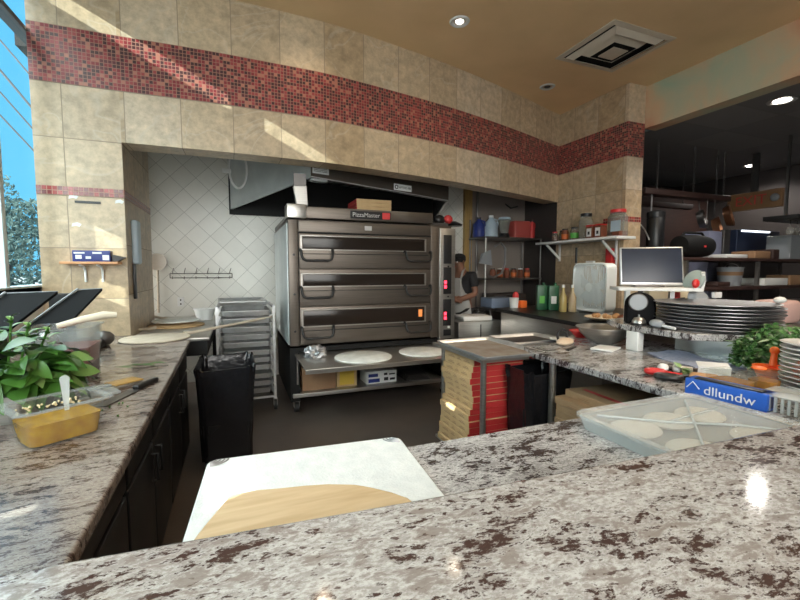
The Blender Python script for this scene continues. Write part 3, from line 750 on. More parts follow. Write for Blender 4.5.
for k,(x,z,lab) in enumerate(((-1.20,2.005,'scrap of white tape above the black strip on the pier'),(-.895,1.985,'scrap of white tape at the pier right edge'),(-1.19,1.79,'scrap of white tape below the black strip on the pier'))):
    g=G(); g.prism([(0,0),(.03,.008),(.05,.0),(.065,.02),(.04,.035),(.02,.03),(.005,.025)],0,.0012,Matrix.Translation((x,3.9985,z))@Matrix.Rotation(PI/2,4,'X'))
    S('tape_scrap', g, mt['white'], lab, 'tape', group='tape scraps on the pier')
t = T('towel_dispenser','narrow white and black holder on the inner face of the tiled pier','holder',(-.829,4.17,1.2))
O('upper_sleeve', G().bev(0,0,.30,.05,.15,.68,.018), mt['lblue'], t); O('lower_rail', G().bev(0,.0,.0,.02,.05,.30,.004), mt['black'], t)
# hanging peel on white wall
t = T('hanging_pizza_peel','round grey pizza peel hanging on the white tiled wall beside the pier','pizza peel',(-.90,5.86,.92))
O('blade', G().cyl((0,.0,.63),(0,.02,.63),.105,n=32), mt['steel'], t); O('handle', G().cyl((-.01,.01,.0),(0,.01,.53),.013), mt['woodl'], t)
# hook rack
t = T('hook_rack','wire hook rack mounted on the white diamond tiled wall','hook rack',(-.77,5.885,1.35))
g=G()
for z in (0,.055): g.tube([(0,0,z),(.72,0,z)],.005,6)
for x in (0,.72): g.tube([(x,0,0),(x,0,.055)],.005,6)
O('rails', g, mt['steeld'], t)
for k in range(6):
    x=.03+k*.132
    O('hook', G().tube([(x,.012,.05),(x,-.03,.06),(x+.012,-.06,.10),(x+.02,-.065,.125)],.004,6).tube([(x,.0,0),(x,-.03,-.01),(x,-.035,.02)],.004,6), mt['steeld'], t)
t = T('wall_outlet','white wall outlet plate low on the diamond tile wall','outlet',(-.70,5.899,.99)); 
O('plate', G().bev(0,-.008,0,.075,0,.115,.002), mt['white'], t); O('sockets', G().box(.03,-.0095,.02,.045,-.0082,.04).box(.03,-.0095,.07,.045,-.0082,.09), mt['ink'], t)
# back table with peels
t = T('work_table','black framed steel work table beyond the left counter end','table',(0,0,0))
O('table_top', G().bev(-.815,3.75,.865,-.22,5.6,.895,.004), mt['steel'], t); O('apron_frame', G().box(-.78,3.78,.74,-.24,5.56,.864), mt['blackm'], t)
for x,y in ((-.27,3.81),(-.76,3.81),(-.27,5.5),(-.76,5.5)): O('leg', G().box(x-.02,y-.02,0,x+.02,y+.02,.74), mt['blackm'], t)
def peel(lab,x,y,z,r,a,hl,mat,hm):
    t = T('pizza_peel',lab,'pizza peel',(x,y,z),a,'wooden pizza peels at the left counter end')
    O('blade', G().lathe([(r-.006,0),(r,.004),(r,.010),(r-.006,.014)],n=40), mat, t)
    O('handle', G().tube([(r-.01,0,.008),(r+.06,0,.010),(r+hl*.5,0,.012+hl*.02),(r+hl,0,.014+hl*.045)],[.022,.014,.012,.013],8), hm, t)
peel('round pale wooden pizza peel with a long handle pointing right at the left counter end',-.60,3.70,.9105,.245,.68,.95,mt['woodl'],mt['woodl'])
peel('upper round wooden peel lying farther back behind the long handled peel',-.58,4.75,.93,.22,2.2,.3,mt['floury'],mt['woodl'])
peel('lower brown wooden peel underneath the farther peel',-.56,4.62,.896,.25,-2.3,.3,mt['card'],mt['woodl'])
S('white_tub', G().lathe([(.08,0),(.11,.12),(.115,.12),(.115,.125)],n=24), mt['white'], 'white tub on the back table against the tiled wall', 'tub', (-.34,5.1,.896))
# sheet pan rack
rk = T('sheet_pan_rack','silver rolling sheet pan rack between white wall and oven','rack',(-.2,4.4,0))
rg = G()
for x in (.012,.548):
    for y in (0.02,.62): rg.box(x-.012,y-.012,.12,x+.012,y+.012,1.09)
    for z in (.14,1.07): rg.box(x-.01,.02,z-.01,x+.01,.62,z+.01)
for z in (.14,1.07): rg.box(.012,.61,z-.01,.548,.63,z+.01)
rg.box(.012,.01,.13,.548,.03,.15)
O('frame', rg, mt['alu'], rk)
for k in range(11):
    z=.20+.08*k
    O('runner', G().box(.024,.03,z-.012,.045,.61,z-.006).box(.515,.03,z-.012,.536,.61,z-.006), mt['alu'], rk)
for x in (.012,.548):
    for y in (.02,.62):
        c=O('caster', G().cyl((x-.014,y,.05),(x+.014,y,.05),.05,n=18), mt['rubber'], rk); O('fork', G().box(x-.02,y-.025,.05,x-.015,y+.025,.12).box(x+.015,y-.025,.05,x+.02,y+.025,.12).box(x-.02,y-.025,.112,x+.02,y+.025,.12), mt['steel'], c)
def pan_mesh(w,d,h):
    g=G(); t_=.003
    i,o_=rounded(-w/2+.018,-d/2+.018,w/2-.018,d/2-.018,.02,4),rounded(-w/2+.006,-d/2+.006,w/2-.006,d/2-.006,.026,4)
    rim=rounded(-w/2,-d/2,w/2,d/2,.03,4)
    secs=[[(x,y,t_) for x,y in i],[(x,y,h-.003) for x,y in o_],[(x,y,h) for x,y in rim],[(x,y,h-.006) for x,y in rim],[(x,y,h-.006) for x,y in o_],[(x,y,0) for x,y in i]]
    g.loft(secs); return g
sp = T('sheet_pan','','sheet pan'); O('pan', pan_mesh(.468,.66,.026), mt['alu'], sp)
names=['lowest','second','third','fourth','fifth','sixth','seventh','eighth','ninth','tenth','uppermost sliding']
sp3 = T('sheet_pan','','sheet pan'); O('pan', pan_mesh(.468,.66,.052), mt['alu'], sp3)
for k in range(11):
    o = sp3 if k==0 else dup(sp3,(0,0,0)); o.location=(.08,4.715-.02*(k%3),.1945+.08*k); o['label']=names[k]+' sheet pan from the floor in the silver rolling rack' if k<10 else 'uppermost sheet pan slotted inside the silver rolling rack'; o['group']='sheet pans in the rack'
sp.location=(.06,4.72,1.095); sp['label']='bright sheet pan lying across the top of the rolling rack'; o=sp; o['group']='sheet pans in the rack'
o=dup(sp,(.05,4.70,1.112),.03,'upper bright sheet pan nested on the rack top'); o['group']='sheet pans in the rack'

# bins
def bin_(name,lab,x0,y0,x1,y1,h,mat,loc):
    t=T(name,lab,'bin',loc)
    w,d=x1-x0,y1-y0
    def sec(s,z,r=.05): return [(x,y,z) for x,y in rounded(-w/2*s,-d/2*s,w/2*s,d/2*s,r,5)]
    O('can', G().loft([sec(.82,0),sec(.91,h*.45)]), mt['black'], t)
    random.seed(int(x0*100)+5)
    secs=[]
    for s,z in ((.86,.06),(.90,h*.4),(.955,h*.7),(1.0,h-.06),(1.03,h-.008),(1.03,h+.006),(.99,h+.008),(.955,h-.03),(.93,h-.16),(.92,h-.28)):
        q=[]
        for i,(x,y) in enumerate(rounded(-w/2*s,-d/2*s,w/2*s,d/2*s,.055,7)):
            j=.008*math.sin(i*2.3+z*9)+.006*math.sin(i*4.1+z*17); l=math.hypot(x,y); q.append((x+x/l*max(j,-.002 if z<h-.1 else -.01), y+y/l*max(j,-.002 if z<h-.1 else -.01), z+(.012*math.sin(i*1.3) if z>h-.05 else 0)))
        secs.append(q)
    O('bin_liner', G().loft(secs), mat, t); return t
bin_('trash_bin','large black lined trash bin beside the left counter end',-.29,3.15,.10,3.70,.745,mt['bag'],(-.09,3.43,0))
rb=bin_('trash_bin','black lined trash bin beside the tall pizza box stack',1.70,2.1,2.06,2.36,.785,mt['bag'],(1.885,2.225,0))
S('red_white_carton', G().bev(0,0,0,.12,.08,.05,.003), mt['redp'], 'red carton peeking over the right trash bin', 'carton', (2.0,2.42,.80)); 
S('carton_stand', G().box(0,0,0,.3,.2,.515), mt['blackm'], 'dark crate behind the right trash bin under the carton', 'crate', (1.93,2.40,.284))

# sheet pan table
tb_ = T('pan_table','low steel table frame under the two sheet pans','table',(0,0,0))
O('table_top', G().prism([(1.42,2.19),(1.78,2.19),(1.85,2.39),(2.39,2.50),(2.55,2.53),(2.55,2.9),(1.42,2.9)],.865,.885), mt['steel'], tb_)
for x,y in ((1.445,2.215),(1.5,2.86),(2.52,2.86)): O('leg', G().cyl((x,y,0),(x,y,.865),.019), mt['steel'], tb_)
O('undershelf', G().box(1.43,2.38,.14,2.0,2.86,.16), mt['steel'], tb_)
stain = M('stained pan', (.27,.20,.145), .5, .3, var=(7,(.42,.39,.35)))
t=T('oven_sheet_pan','brown stained sheet pan on the steel table, left one','sheet pan',(1.655,2.495,.886),0,'sheet pans on the steel table'); O('rim', pan_mesh(.475,.68,.026), mt['alu'], t); O('baked_surface', G().prism(rounded(-.205,-.30,.205,.30,.02),.003,.0042), stain, t)
t=T('oven_sheet_pan','grey sheet pan on the steel table, right one','sheet pan',(2.15,2.70,.886),0,'sheet pans on the steel table'); O('rim', pan_mesh(.475,.36,.026), mt['alu'], t); O('baked_surface', G().prism(rounded(-.205,-.145,.205,.145,.02),.003,.0042), mt['steeld'], t)

# ------------------------------------------------------------------ right wall shelf and jars
t = T('wall_shelf','white wall shelf with jars on the right tiled pillar','shelf',(0,0,0))
O('board', G().prism([(4.25,3.70),(4.575,3.70),(4.56,4.95),(4.25,5.15)],1.83,1.862), mt['white'], t, bevel=.003)
for y in (3.95,4.95):
    O('bracket', G().box(4.53,y-.012,1.58,4.553,y+.012,1.83).hull([(4.28,y-.01,1.812),(4.31,y-.01,1.829),(4.31,y+.01,1.829),(4.28,y+.01,1.812),(4.535,y-.01,1.60),(4.552,y-.01,1.63),(4.552,y+.01,1.63),(4.535,y+.01,1.60)]), mt['whitep'], t)
def jar(name,lab,x,y,r,h,glass,fill,lid,fz=.5,z=1.862,label=None,grp='jars on the white wall shelf',sq=False):
    t=T(name,lab,'jar',(x,y,z),0,grp)
    n=4 if sq else 24
    O('glass', G().lathe([(r*.9,0),(r,.01),(r,h*.72),(r*.72,h*.86),(r*.70,h*.9)],n=24), glass, t)
    if fill: O('contents', G().lathe([(r*.86,.006),(r*.93,.012),(r*.93,h*fz)],n=24), fill, t)
    O('lid', G().lathe([(r*.78,h*.88),(r*.80,h*.885),(r*.80,h*.99),(r*.74,h)],n=24), lid, t)
    if label: O('paper_label', G().lathe([(r*1.01,h*.15),(r*1.015,h*.15),(r*1.015,h*.55),(r*1.01,h*.55)],n=24,cap=False), label, t)
    return t
jar('glass_jar','tall clear empty glass jar with black lid on the white wall shelf',4.40,4.32,.09,.345,mt['jar'],None,mt['black'])
jar('glass_jar','big glass canister with a red lid and brown contents on the wall shelf',4.45,3.86,.115,.34,mt['jar'],mt['jars_b'],mt['red'],.2)
jar('spice_jar','spice jar with orange label on the white wall shelf',4.36,4.66,.048,.17,mt['jars_b'],None,mt['black'],label=mt['org'])
jar('spice_jar','spice jar with bright green label on the white wall shelf',4.38,4.50,.055,.18,mt['jar'],mt['jars_b'],mt['black'],.7,label=mt['greenl'])
jar('spice_jar','small red topped shaker at the far left end of the wall shelf',4.40,4.90,.045,.15,mt['jar'],mt['jars_b'],mt['red'],.6)
jar('spice_jar','small clear shaker with black lid, second from the wall shelf left end',4.42,4.78,.042,.16,mt['jar'],mt['jars_b'],mt['black'],.4)
for k,(y,lab) in enumerate(((4.14,'left of the two square brown tins with white labels on the wall shelf'),(4.0,'right of the two square brown tins with white labels on the wall shelf'))):
    t=T('spice_tin',lab,'tin',(4.32,y,1.862),0,'square tins on the wall shelf')
    O('body', G().bev(-.05,-.055,0,.05,.055,.15,.006), mt['jars_b'], t)
    O('front_label', G().box(-.0525,-.038,.02,-.0505,.038,.125), mt['white'], t); O('label_print', G().box(-.054,-.015,.045,-.0528,.018,.085), mt['ink'], t)
    O('lid', G().bev(-.05,-.055,.1505,.05,.055,.17,.004), mt['red'], t)
t=T('price_card','white card leaning at the right end of the wall shelf','card',(4.33,3.79,1.863)); O('card', G().box(0,-.07,.06,.003,.07,.19), mt['lblue'], t); O('card_stand', G().box(0.003,-.05,0,.06,.05,.06), mt['jars_b'], t)
# things hung under the shelf
t=T('hanging_utensil','long black handled steel utensil hanging under the wall shelf','utensil',(4.545,4.62,1.25)); O('blade', G().box(-.004,-.02,0,0.002,.02,.30), mt['steel'], t); O('handle', G().cyl((-.002,0,.30),(-.002,0,.52),.016), mt['black'], t)
t=T('fire_pull_box','red wall holder hanging below the right end of the shelf','holder',(4.56,4.03,1.40)); O('body', G().bev(-.06,-.05,0,0.016,.05,.33,.008), mt['red'], t); O('hose', G().tube([(-.03,-.09,.3),(-.05,-.12,.2),(-.04,-.1,.08),(-.03,-.06,.05)],.012), mt['white'], t)
t=T('wall_switch','white wall switch box above the box fan','switch',(4.55,4.28,1.50)); O('box', G().bev(-.045,0,0,0.0,.13,.075,.004), mt['white'], t); O('dark_socket', G().box(-.047,.04,.02,-.0452,.08,.045), mt['ink'], t)
S('wall_bottle', G().lathe([(.035,0),(.04,.02),(.04,.13),(.015,.17),(.015,.2)],n=20), mt['white'], 'small white spray bottle hanging left of the box fan', 'bottle', (4.50,4.55,1.32))
S('wall_hook', G().tube([(4.56,4.55,1.30),(4.50,4.55,1.31)],.006), mt['steel'], 'small steel hook holding the white spray bottle', 'hook')
# box fan
fan=T('box_fan','white plastic box fan standing on the black back counter','fan',(3.70,3.55,.966)); FW=M('fan white plastic',(.84,.90,.90),.35)
fr_=[(-.235,.02),(.235,.02),(.235,.56),(-.235,.56)]
def rr(s,x,r=.07): return [(x,y,z+.29) for y,z in rounded(-.24*s,-.27*s,.24*s,.27*s,r,6)]
O('housing', G().loft([rr(1,-.0),rr(1,.13),rr(.93,.13,.06),rr(.93,-.0,.06),rr(1,-.0)],cap=False), FW, fan)
O('front_rim', G().tube([(-.005,y,z+.29) for y,z in rounded(-.232,-.262,.232,.262,.07,6)],.013,8,closed=True), FW, fan)
g=G()
for k in range(27):
    y=-.215+k*.0165; hh=.252 if abs(y)<.17 else .235
    g.tube([(-.003,y,.29-hh),(-.014,y,.29),(-.003,y,.29+hh)],.0045,5)
g.lathe([(.001,0),(.05,.003),(.05,.010),(.045,.012)],m=Matrix.Translation((-.018,0,.29))@Matrix.Rotation(PI/2,4,'Y'),n=24)
O('grille', g, FW, fan)
g=G()
for k in range(5):
    a=k*2*PI/5; mm=Matrix.Translation((.06,0,.29))@Matrix.Rotation(a,4,'X')
    g.hull([mm@Vector(v) for v in ((-.02,-.03,.03),(.015,.03,.03),(.018,.03,.03),(-.017,-.03,.03),(-.03,-.085,.20),(.025,.075,.20),(.028,.075,.2),(-.027,-.085,.2))])
g.cyl((.03,0,.29),(.10,0,.29),.045)
O('blades', g, M('fan blade grey',(.50,.55,.57),.3), fan)
g=G()
for k in range(16): g.tube([(.125,-.21+k*.028,.06),(.125,-.21+k*.028,.52)],.003,5)
O('rear_grille', g, mt['white'], fan); O('foot', G().bev(-.01,-.2,0,.14,-.15,.025,.005), mt['white'], fan); O('foot', G().bev(-.01,.15,0,.14,.2,.025,.005), mt['white'], fan)
# tins and bottles left of the fan
for k,(x,y,lab) in enumerate(((3.47,4.07,'left of the two green oil tins left of the box fan'),(3.56,3.97,'right of the two green oil tins left of the box fan'))):
    t=T('oil_tin',lab,'tin',(x,y,.966),-.5,'green oil tins on the black counter')
    O('body', G().bev(-.06,-.045,0,.06,.045,.30,.01), mt['green'], t); O('label', G().box(-.03,-.047,.08,.03,-.0455,.17), mt['whitep'] if k else mt['greenl'], t); O('spout', G().cyl((.02,0,.3),(.02,0,.33),.018), mt['green'], t)
for k,(x,y,lab) in enumerate(((3.52,3.76,'clear oil bottle with white cap left of the box fan'),(3.60,3.70,'second oil bottle with a taller neck beside the box fan'))):
    t=T('oil_bottle',lab,'bottle',(x,y,.966),0,'oil bottles on the black counter')
    O('body', G().lathe([(.038,0),(.042,.01),(.042,.17),(.016,.23),(.015,.28)],n=24), M('pale oil %d'%k,(.50,.40,.16) if k==0 else (.56,.44,.28),.2), t); O('cap', G().lathe([(.019,.28),(.019,.31),(.015,.315)],n=18), mt['white'], t)
# plate of food in front of fan
t=T('serving_plate','cream plate with bits of food in front of the box fan','plate',(3.28,2.95,.966)); O('dish', G().lathe([(.10,0),(.15,.02),(.185,.035),(.18,.04),(.10,.01)],n=32,sy=1.0), M('cream plate',(.72,.62,.45),.4), t)
random.seed(8); g=G()
for k in range(7): g.ball((random.uniform(-.09,.09),random.uniform(-.09,.09),.045),random.uniform(.02,.035),8)
O('food', g, mt['butter'], t)
S('wrapped_item', G().ball((0,0,.05),.05,12,1.3,1,1), mt['jars_b'], 'dark brown round bun beside the cream plate', 'bun', (3.13,2.62,.966))
t=T('desk_lamp_arm','grey wire bracket arm standing behind the round faced device','bracket',(3.42,2.7,.966)); O('arm', G().tube([(0,.1,0),(0,.09,.12),(.02,0,.25),(.04,-.09,.38)],.012), mt['whitep'], t); O('plug', G().bev(-.03,.0,.20,.05,.08,.26,.01), mt['dial'], t)
t=T('soup_ladle','grey coiled item at the far end of the black counter','condiments',(3.30,4.38,.966)); O('cup', G().lathe([(.05,0),(.06,.13)],n=20), mt['white'], t); O('red_packet', G().bev(.07,-.05,0,.17,.05,.09,.01), mt['orange'], t); O('dark_jar', G().lathe([(.04,0),(.04,.16),(.02,.2)],(.1,.1,0),n=16), mt['redp'], t)

# ------------------------------------------------------------------ monitor shelf, round-faced device, bell, pans
ms=T('monitor_stand','pale shelf on legs carrying the order screen above the raised ledge','stand',(0,0,0))
RA=math.radians(-36)
ux,uy=math.cos(RA),math.sin(RA)           # along the shelf
def sp_(a,b,z): return (2.85+ux*a-uy*b, 2.17+uy*a+ux*b, z)
def sbox(g,a0,b0,z0,a1,b1,z1):
    return g.hull([sp_(a0,b0,z0),sp_(a1,b0,z0),sp_(a1,b1,z0),sp_(a0,b1,z0),sp_(a0,b0,z1),sp_(a1,b0,z1),sp_(a1,b1,z1),sp_(a0,b1,z1)])
O('shelf_board', sbox(G(),-.235,-.09,1.298,.31,.18,1.323), mt['whitep'], ms, bevel=.003)
for a,b_ in ((-.18,-.07),(.14,.02)): O('leg', sbox(G(),a,b_,1.081,a+.03,b_+.04,1.297), mt['whitep'], ms)
mo=T('order_monitor','black order screen in a silver frame on the pale shelf','monitor',sp_(.0,.04,1.324),RA)
tilt=Matrix.Rotation(math.radians(-12),4,'X')
O('housing', G().bev(-.195,-.012,.01,.235,.02,.305,.01,tilt), mt['alu'], mo)
sc_=O('screen', G().box(-.182,-.016,.03,.222,-.0125,.293,tilt), mt['screen'], mo)
lt=lettering('lettering','ELO',.014,mt['alu'],mo,(0,0,0),(0,0,0)); q=tilt@Vector((.02,-.0165,.021)); lt.location=q; lt.rotation_euler=(PI/2-math.radians(12),0,0)
O('foot', G().bev(-.1,-.03,0,.1,.12,.012,.004).box(-.03,.02,.01,.03,.04,.1), mt['steeld'], mo)
# round-faced device
dv=T('round_faced_device','black arched countertop device with a round grey dial on the raised ledge','device',(2.60,2.05,1.081),math.radians(-42))
arch2=[(-.09,0),(.09,0),(.09,.115)]+[(.09*math.cos(a),.09*math.sin(a)*1.0+.125) for a in [i*PI/12 for i in range(1,12)]]+[(-.09,.115)]
O('body', G().prism(arch2,-.055,.055,Matrix.Rotation(PI/2,4,'X')), mt['pblk'], dv, bevel=.012)
O('dial', G().lathe([(.0,.0),(.044,.0),(.05,-.005),(.053,.004)],(0,0,0),32,Matrix.Translation((-.022,-.064,.15))@Matrix.Rotation(PI/2,4,'X')), mt['dial'], dv)
O('bezel', G().tube([(-.022+.053*math.cos(a),-.06,.15+.053*math.sin(a)) for a in [i*PI/14 for i in range(28)]],.007,8,closed=True), mt['steeld'], dv)
t=T('call_bell','small chrome call bell in front of the black round faced device','bell',(2.512,1.985,1.081)); O('base', G().lathe([(.05,0),(.05,.012),(.045,.015)],n=24), mt['black'], t); O('dome', G().lathe([(.044,.016),(.042,.03),(.028,.048),(.006,.055)],n=24), mt['steel'], t); O('plunger', G().cyl((0,0,.055),(0,0,.07),.006), mt['steel'], t)
t=T('beige_carton','cream carton with yellow band behind the black device','carton',(3.17,2.27,1.081),-.6); O('box', G().bev(-.13,0,0,.16,.1,.23,.004), M('cream card',(.70,.62,.45),.6), t); O('yellow_band', G().box(-.131,-.002,.02,.161,-.0005,.07), mt['yellow'], t); O('red_band', G().box(-.131,-.0025,.07,.161,-.0008,.085), mt['redp'], t)
# white lids with red rag at shelf end
t=T('tilted_lid','upper round white plastic lid tilted at the right end of the pale shelf','lid',sp_(.27,-.03,1.375),0,'round lids by the order screen'); 
ml=Matrix.Rotation(math.radians(-95),4,'Z')@Matrix.Rotation(math.radians(68),4,'X')
O('disc', G().lathe([(.01,.0),(.06,.0),(.07,-.012),(.078,.004),(.06,.012)],n=32,m=ml), M('mint white plastic',(.36,.43,.41),.3), t); O('rag', G().ball((-.05,-.045,-.02),.03,12,1,.7,1.1), mt['red'], t); O('strap', G().tube([(.0,-.06,.06),(.02,-.055,0),(.01,-.05,-.07)],.012), mt['white'], t)
t=T('tilted_lid','lower round white plastic lid hanging below the pale shelf end','lid',sp_(.315,.0,1.24),0,'round lids by the order screen')
ml2=Matrix.Rotation(math.radians(-20),4,'Z')@Matrix.Rotation(math.radians(60),4,'X')@Matrix.Rotation(.5,4,'Z')
O('disc', G().lathe([(.01,.0),(.06,.0),(.07,-.012),(.078,.004),(.06,.012)],n=32,m=ml2), mt['dial'], t); O('lever', G().box(.08,-.06,.01,.16,-.04,.05), mt['white'], t)
t=T('red_tool','dark red handled tool leaning under the pale shelf','tool',(3.10,2.13,1.081)); O('handle', G().tube([(0,0,.0),(.02,.02,.2)],.018), mt['redp'], t); O('tip', G().tube([(.05,-.03,0),(.04,0,.16)],.022), mt['black'], t)
# pizza pan stack
def pizza_pan(r=.335):
    t=T('pizza_pan','','pizza pan')
    O('plate', G().lathe([(r*.86,0),(r*.985,.016),(r,.017),(r,.0205),(r*.98,.0205),(r*.85,.004)],n=56), mt['pan'], t); return t
pz_=pizza_pan(); random.seed(4)
lb=['bottom','second','third','fourth','fifth','sixth','seventh','top']
for k in range(8):
    o=pz_ if k==0 else dup(pz_,(0,0,0)); o.location=(2.86+random.uniform(-.010,.010)*(k>0),1.72+random.uniform(-.012,.012)*(k>0),1.081+.0205*k); 
    o['label']=(lb[k]+' round grey pizza pan from the bottom of the stack on the raised ledge') if 0<k<7 else lb[k]+'most round grey pizza pan in the stack on the raised ledge'; o['group']='stacked pizza pans'
t=T('scoop','small pale plastic scoop lying left of the pizza pans','scoop',(2.492,1.84,1.081),1.45); O('bowl', G().ball((0,0,.028),.04,14,1.2,1,.7), mt['dial'], t); O('handle', G().tube([(-.04,0,.02),(-.13,0,.012)],.010), mt['white'], t)
S('plastic_wrap', G().ball((0,0,.02),.03,10,1.4,1,.7), mt['white'], 'crumpled white wrap at the right rear of the pizza pans', 'wrap', (3.10,1.50,1.246))
S('pink_container', G().bev(-.12,-.09,0,.12,.09,.16,.03), M('pink tub',(.55,.36,.32),.4), 'pale pink tub beside the pizza pans at the right edge', 'tub', (3.52,1.72,1.081))
t=T('pass_shelf','dark steel pass shelf behind the raised ledge','shelf',(0,0,0)); O('shelf_top', G().box(3.365,.9,1.0,3.85,2.3,1.08), mt['steeld'], t); O('carcass', G().box(3.4,.95,0,3.8,2.25,.999), mt['drk'], t)

# ------------------------------------------------------------------ on the prep counter
t=T('mixing_bowl','wide stainless mixing bowl under the back counter edge','bowl',(2.52,2.27,.911)); O('shell', G().lathe([(.06,0),(.12,.032),(.17,.08),(.19,.117),(.196,.119),(.196,.122),(.186,.121),(.165,.084),(.115,.037),(.055,.006)],n=40), mt['steel'], t)
t=T('dough_ball','floured cream dough piece beside the mixing bowl','dough',(2.20,2.32,.911),.5); O('lump', G().ball((0,0,.022),.05,16,2.0,1.1,.55), M('floury dough',(.66,.52,.38),.7), t); O('scraper', G().bev(-.22,-.10,.0,-.06,-.075,.008,.003), mt['black'], t)
S('red_bowl', G().lathe([(.04,0),(.085,.05),(.09,.05),(.09,.055)],n=24), mt['red'], 'shallow red bowl behind the dough piece', 'bowl', (2.57,2.54,.911))
S('small_ring', G().tube([(.045*math.cos(a),.0,.05+.045*math.sin(a)) for a in [i*PI/10 for i in range(20)]],.010,8,closed=True), mt['black'], 'upright black ring handle at the back of the prep counter', 'ring', (2.25,2.40,.911))
S('white_plate', G().lathe([(.06,0),(.085,.012),(.09,.012),(.09,.016)],n=28), mt['porc'], 'small white saucer behind the dough piece', 'plate', (2.30,2.46,.911))
S('white_tray', G().bev(-.09,-.07,0,.09,.07,.014,.005), mt['white'], 'small flat white tray in front of the mixing bowl', 'tray', (2.33,2.08,.911), .4)
random.seed(2)
g=G(); secs=[]
for i in range(7):
    for _ in (0,): pass
    y=-.24+.08*i; secs.append([(x+.02*math.sin(i*1.3),y,z) for x,z in ((-.13,.0),(-.135,.012+.006*math.sin(i*2)),(-.07,.022+.010*math.sin(i*1.7+1)),(0,.024+.012*math.sin(i*2.3)),(.07,.02+.01*math.sin(i+2)),(.13,.014),(.13,0))])
g.loft(secs); S('folded_cloth', g, mt['cloth'], 'folded blue grey checked cloth under the raised ledge', 'cloth', (2.50,1.62,.911), -.35).scale=(1,1,.55)
t=T('kitchen_scissors','red and black handled scissors near the prep counter edge','scissors',(1.96,1.44,.911),-.9)
O('red_handle', G().tube([(.0+.04*math.cos(a),.045+.028*math.sin(a),.018) for a in [i*PI/9 for i in range(18)]],.014,8,closed=True).tube([(.03,.03,.018),(.11,.005,.016)],.014), mt['red'], t)
O('black_handle', G().tube([(.05+.05*math.cos(a),-.05+.026*math.sin(a),.018) for a in [i*PI/9 for i in range(18)]],.015,8,closed=True).tube([(.08,-.04,.018),(.14,-.0,.016)],.014), mt['black'], t)
O('blade', G().hull([(.11,-.004,.01),(.26,.012,.01),(.26,.018,.01),(.11,.016,.01),(.11,-.004,.014),(.26,.012,.013),(.26,.018,.013),(.11,.016,.014)]), mt['steel'], t)
for k,(x,y,a,lab) in enumerate(((2.07,1.485,.5,'left of the two pale mushrooms behind the red scissors'),(2.13,1.45,-.7,'right of the two pale mushrooms behind the red scissors'))):
    t=T('mushroom',lab,'mushroom',(x,y,.911),a,'mushrooms on the prep counter'); O('cap', G().ball((0,0,.026),.026,14,.9,1,1), mt['porc'], t); O('stem', G().tube([(.01,0,.024),(.065,0,.02)],[.016,.019],10), mt['dough'], t)
t=T('kitchen_brush','dark metal handled brush beside the mushrooms','brush',(2.21,1.42,.911),-.4); O('handle', G().tube([(0,0,.015),(.10,.0,.017)],.012), mt['steeld'], t); O('ferrule', G().tube([(.10,0,.017),(.125,0,.017)],.015), mt['steel'], t)
# blue film carton
bx=T('blue_film_carton','long blue carton with big white letters at the prep counter front edge','carton',(1.825,1.205,.911),-PI/2+.1)
O('box', G().bev(0,0,0,.29,.085,.068,.002), mt['blue'], bx)
lettering('lettering','dllundw',.052,mt['inkw'],bx,(.165,-.0012,.030),(PI/2,0,0),xs=1.1)
O('roof_mark', G().tube([(.008,-.001,.028),(.032,-.001,.058),(.058,-.001,.030)],.0022,6), mt['inkw'], bx)
O('dark_cutter', G().bev(.03,.01,.0685,.27,.05,.073,.002), mt['black'], bx)
O('end_print', G().box(.2905,.02,.01,.2915,.07,.055), mt['navy'], bx)
S('butter_block', G().bev(-.04,-.06,0,.04,.06,.055,.018), mt['butter'], 'tan wrapped block behind the blue carton', 'butter', (2.02,1.245,.911), .6)
g=G(); random.seed(9)
def leafmesh(g,m,l,w,c=.25,n=5,cup=.15):
    L_=[];R_=[];C_=[]
    for i in range(n+1):
        f=i/n; ww=w*math.sin(PI*min(1,f*.96+.03))**.8*(1-.25*f); x=l*f; z=-c*l*f*f
        C_.append(m@Vector((x,0,z))); L_.append(m@Vector((x,ww,z+cup*ww))); R_.append(m@Vector((x,-ww,z+cup*ww)))
    vc=[g.b.verts.new(p) for p in C_]; vl=[g.b.verts.new(p) for p in L_]; vr=[g.b.verts.new(p) for p in R_]
    for i in range(n):
        g.b.faces.new((vc[i],vc[i+1],vl[i+1],vl[i])); g.b.faces.new((vr[i],vr[i+1],vc[i+1],vc[i]))
def orient(p,a,el,roll=0):
    return Matrix.Translation(p)@Matrix.Rotation(a,4,'Z')@Matrix.Rotation(-el,4,'Y')@Matrix.Rotation(roll,4,'X')
for k in range(9): leafmesh(g,orient((random.uniform(-.03,.03),random.uniform(-.03,.03),.005+.004*k),random.uniform(0,6.28),random.uniform(.1,.7)),.05,.02)
S('herb_leaves', g, mt['leaf2'], 'few loose green leaves behind the tan block', 'leaves', (2.12,1.40,.913))
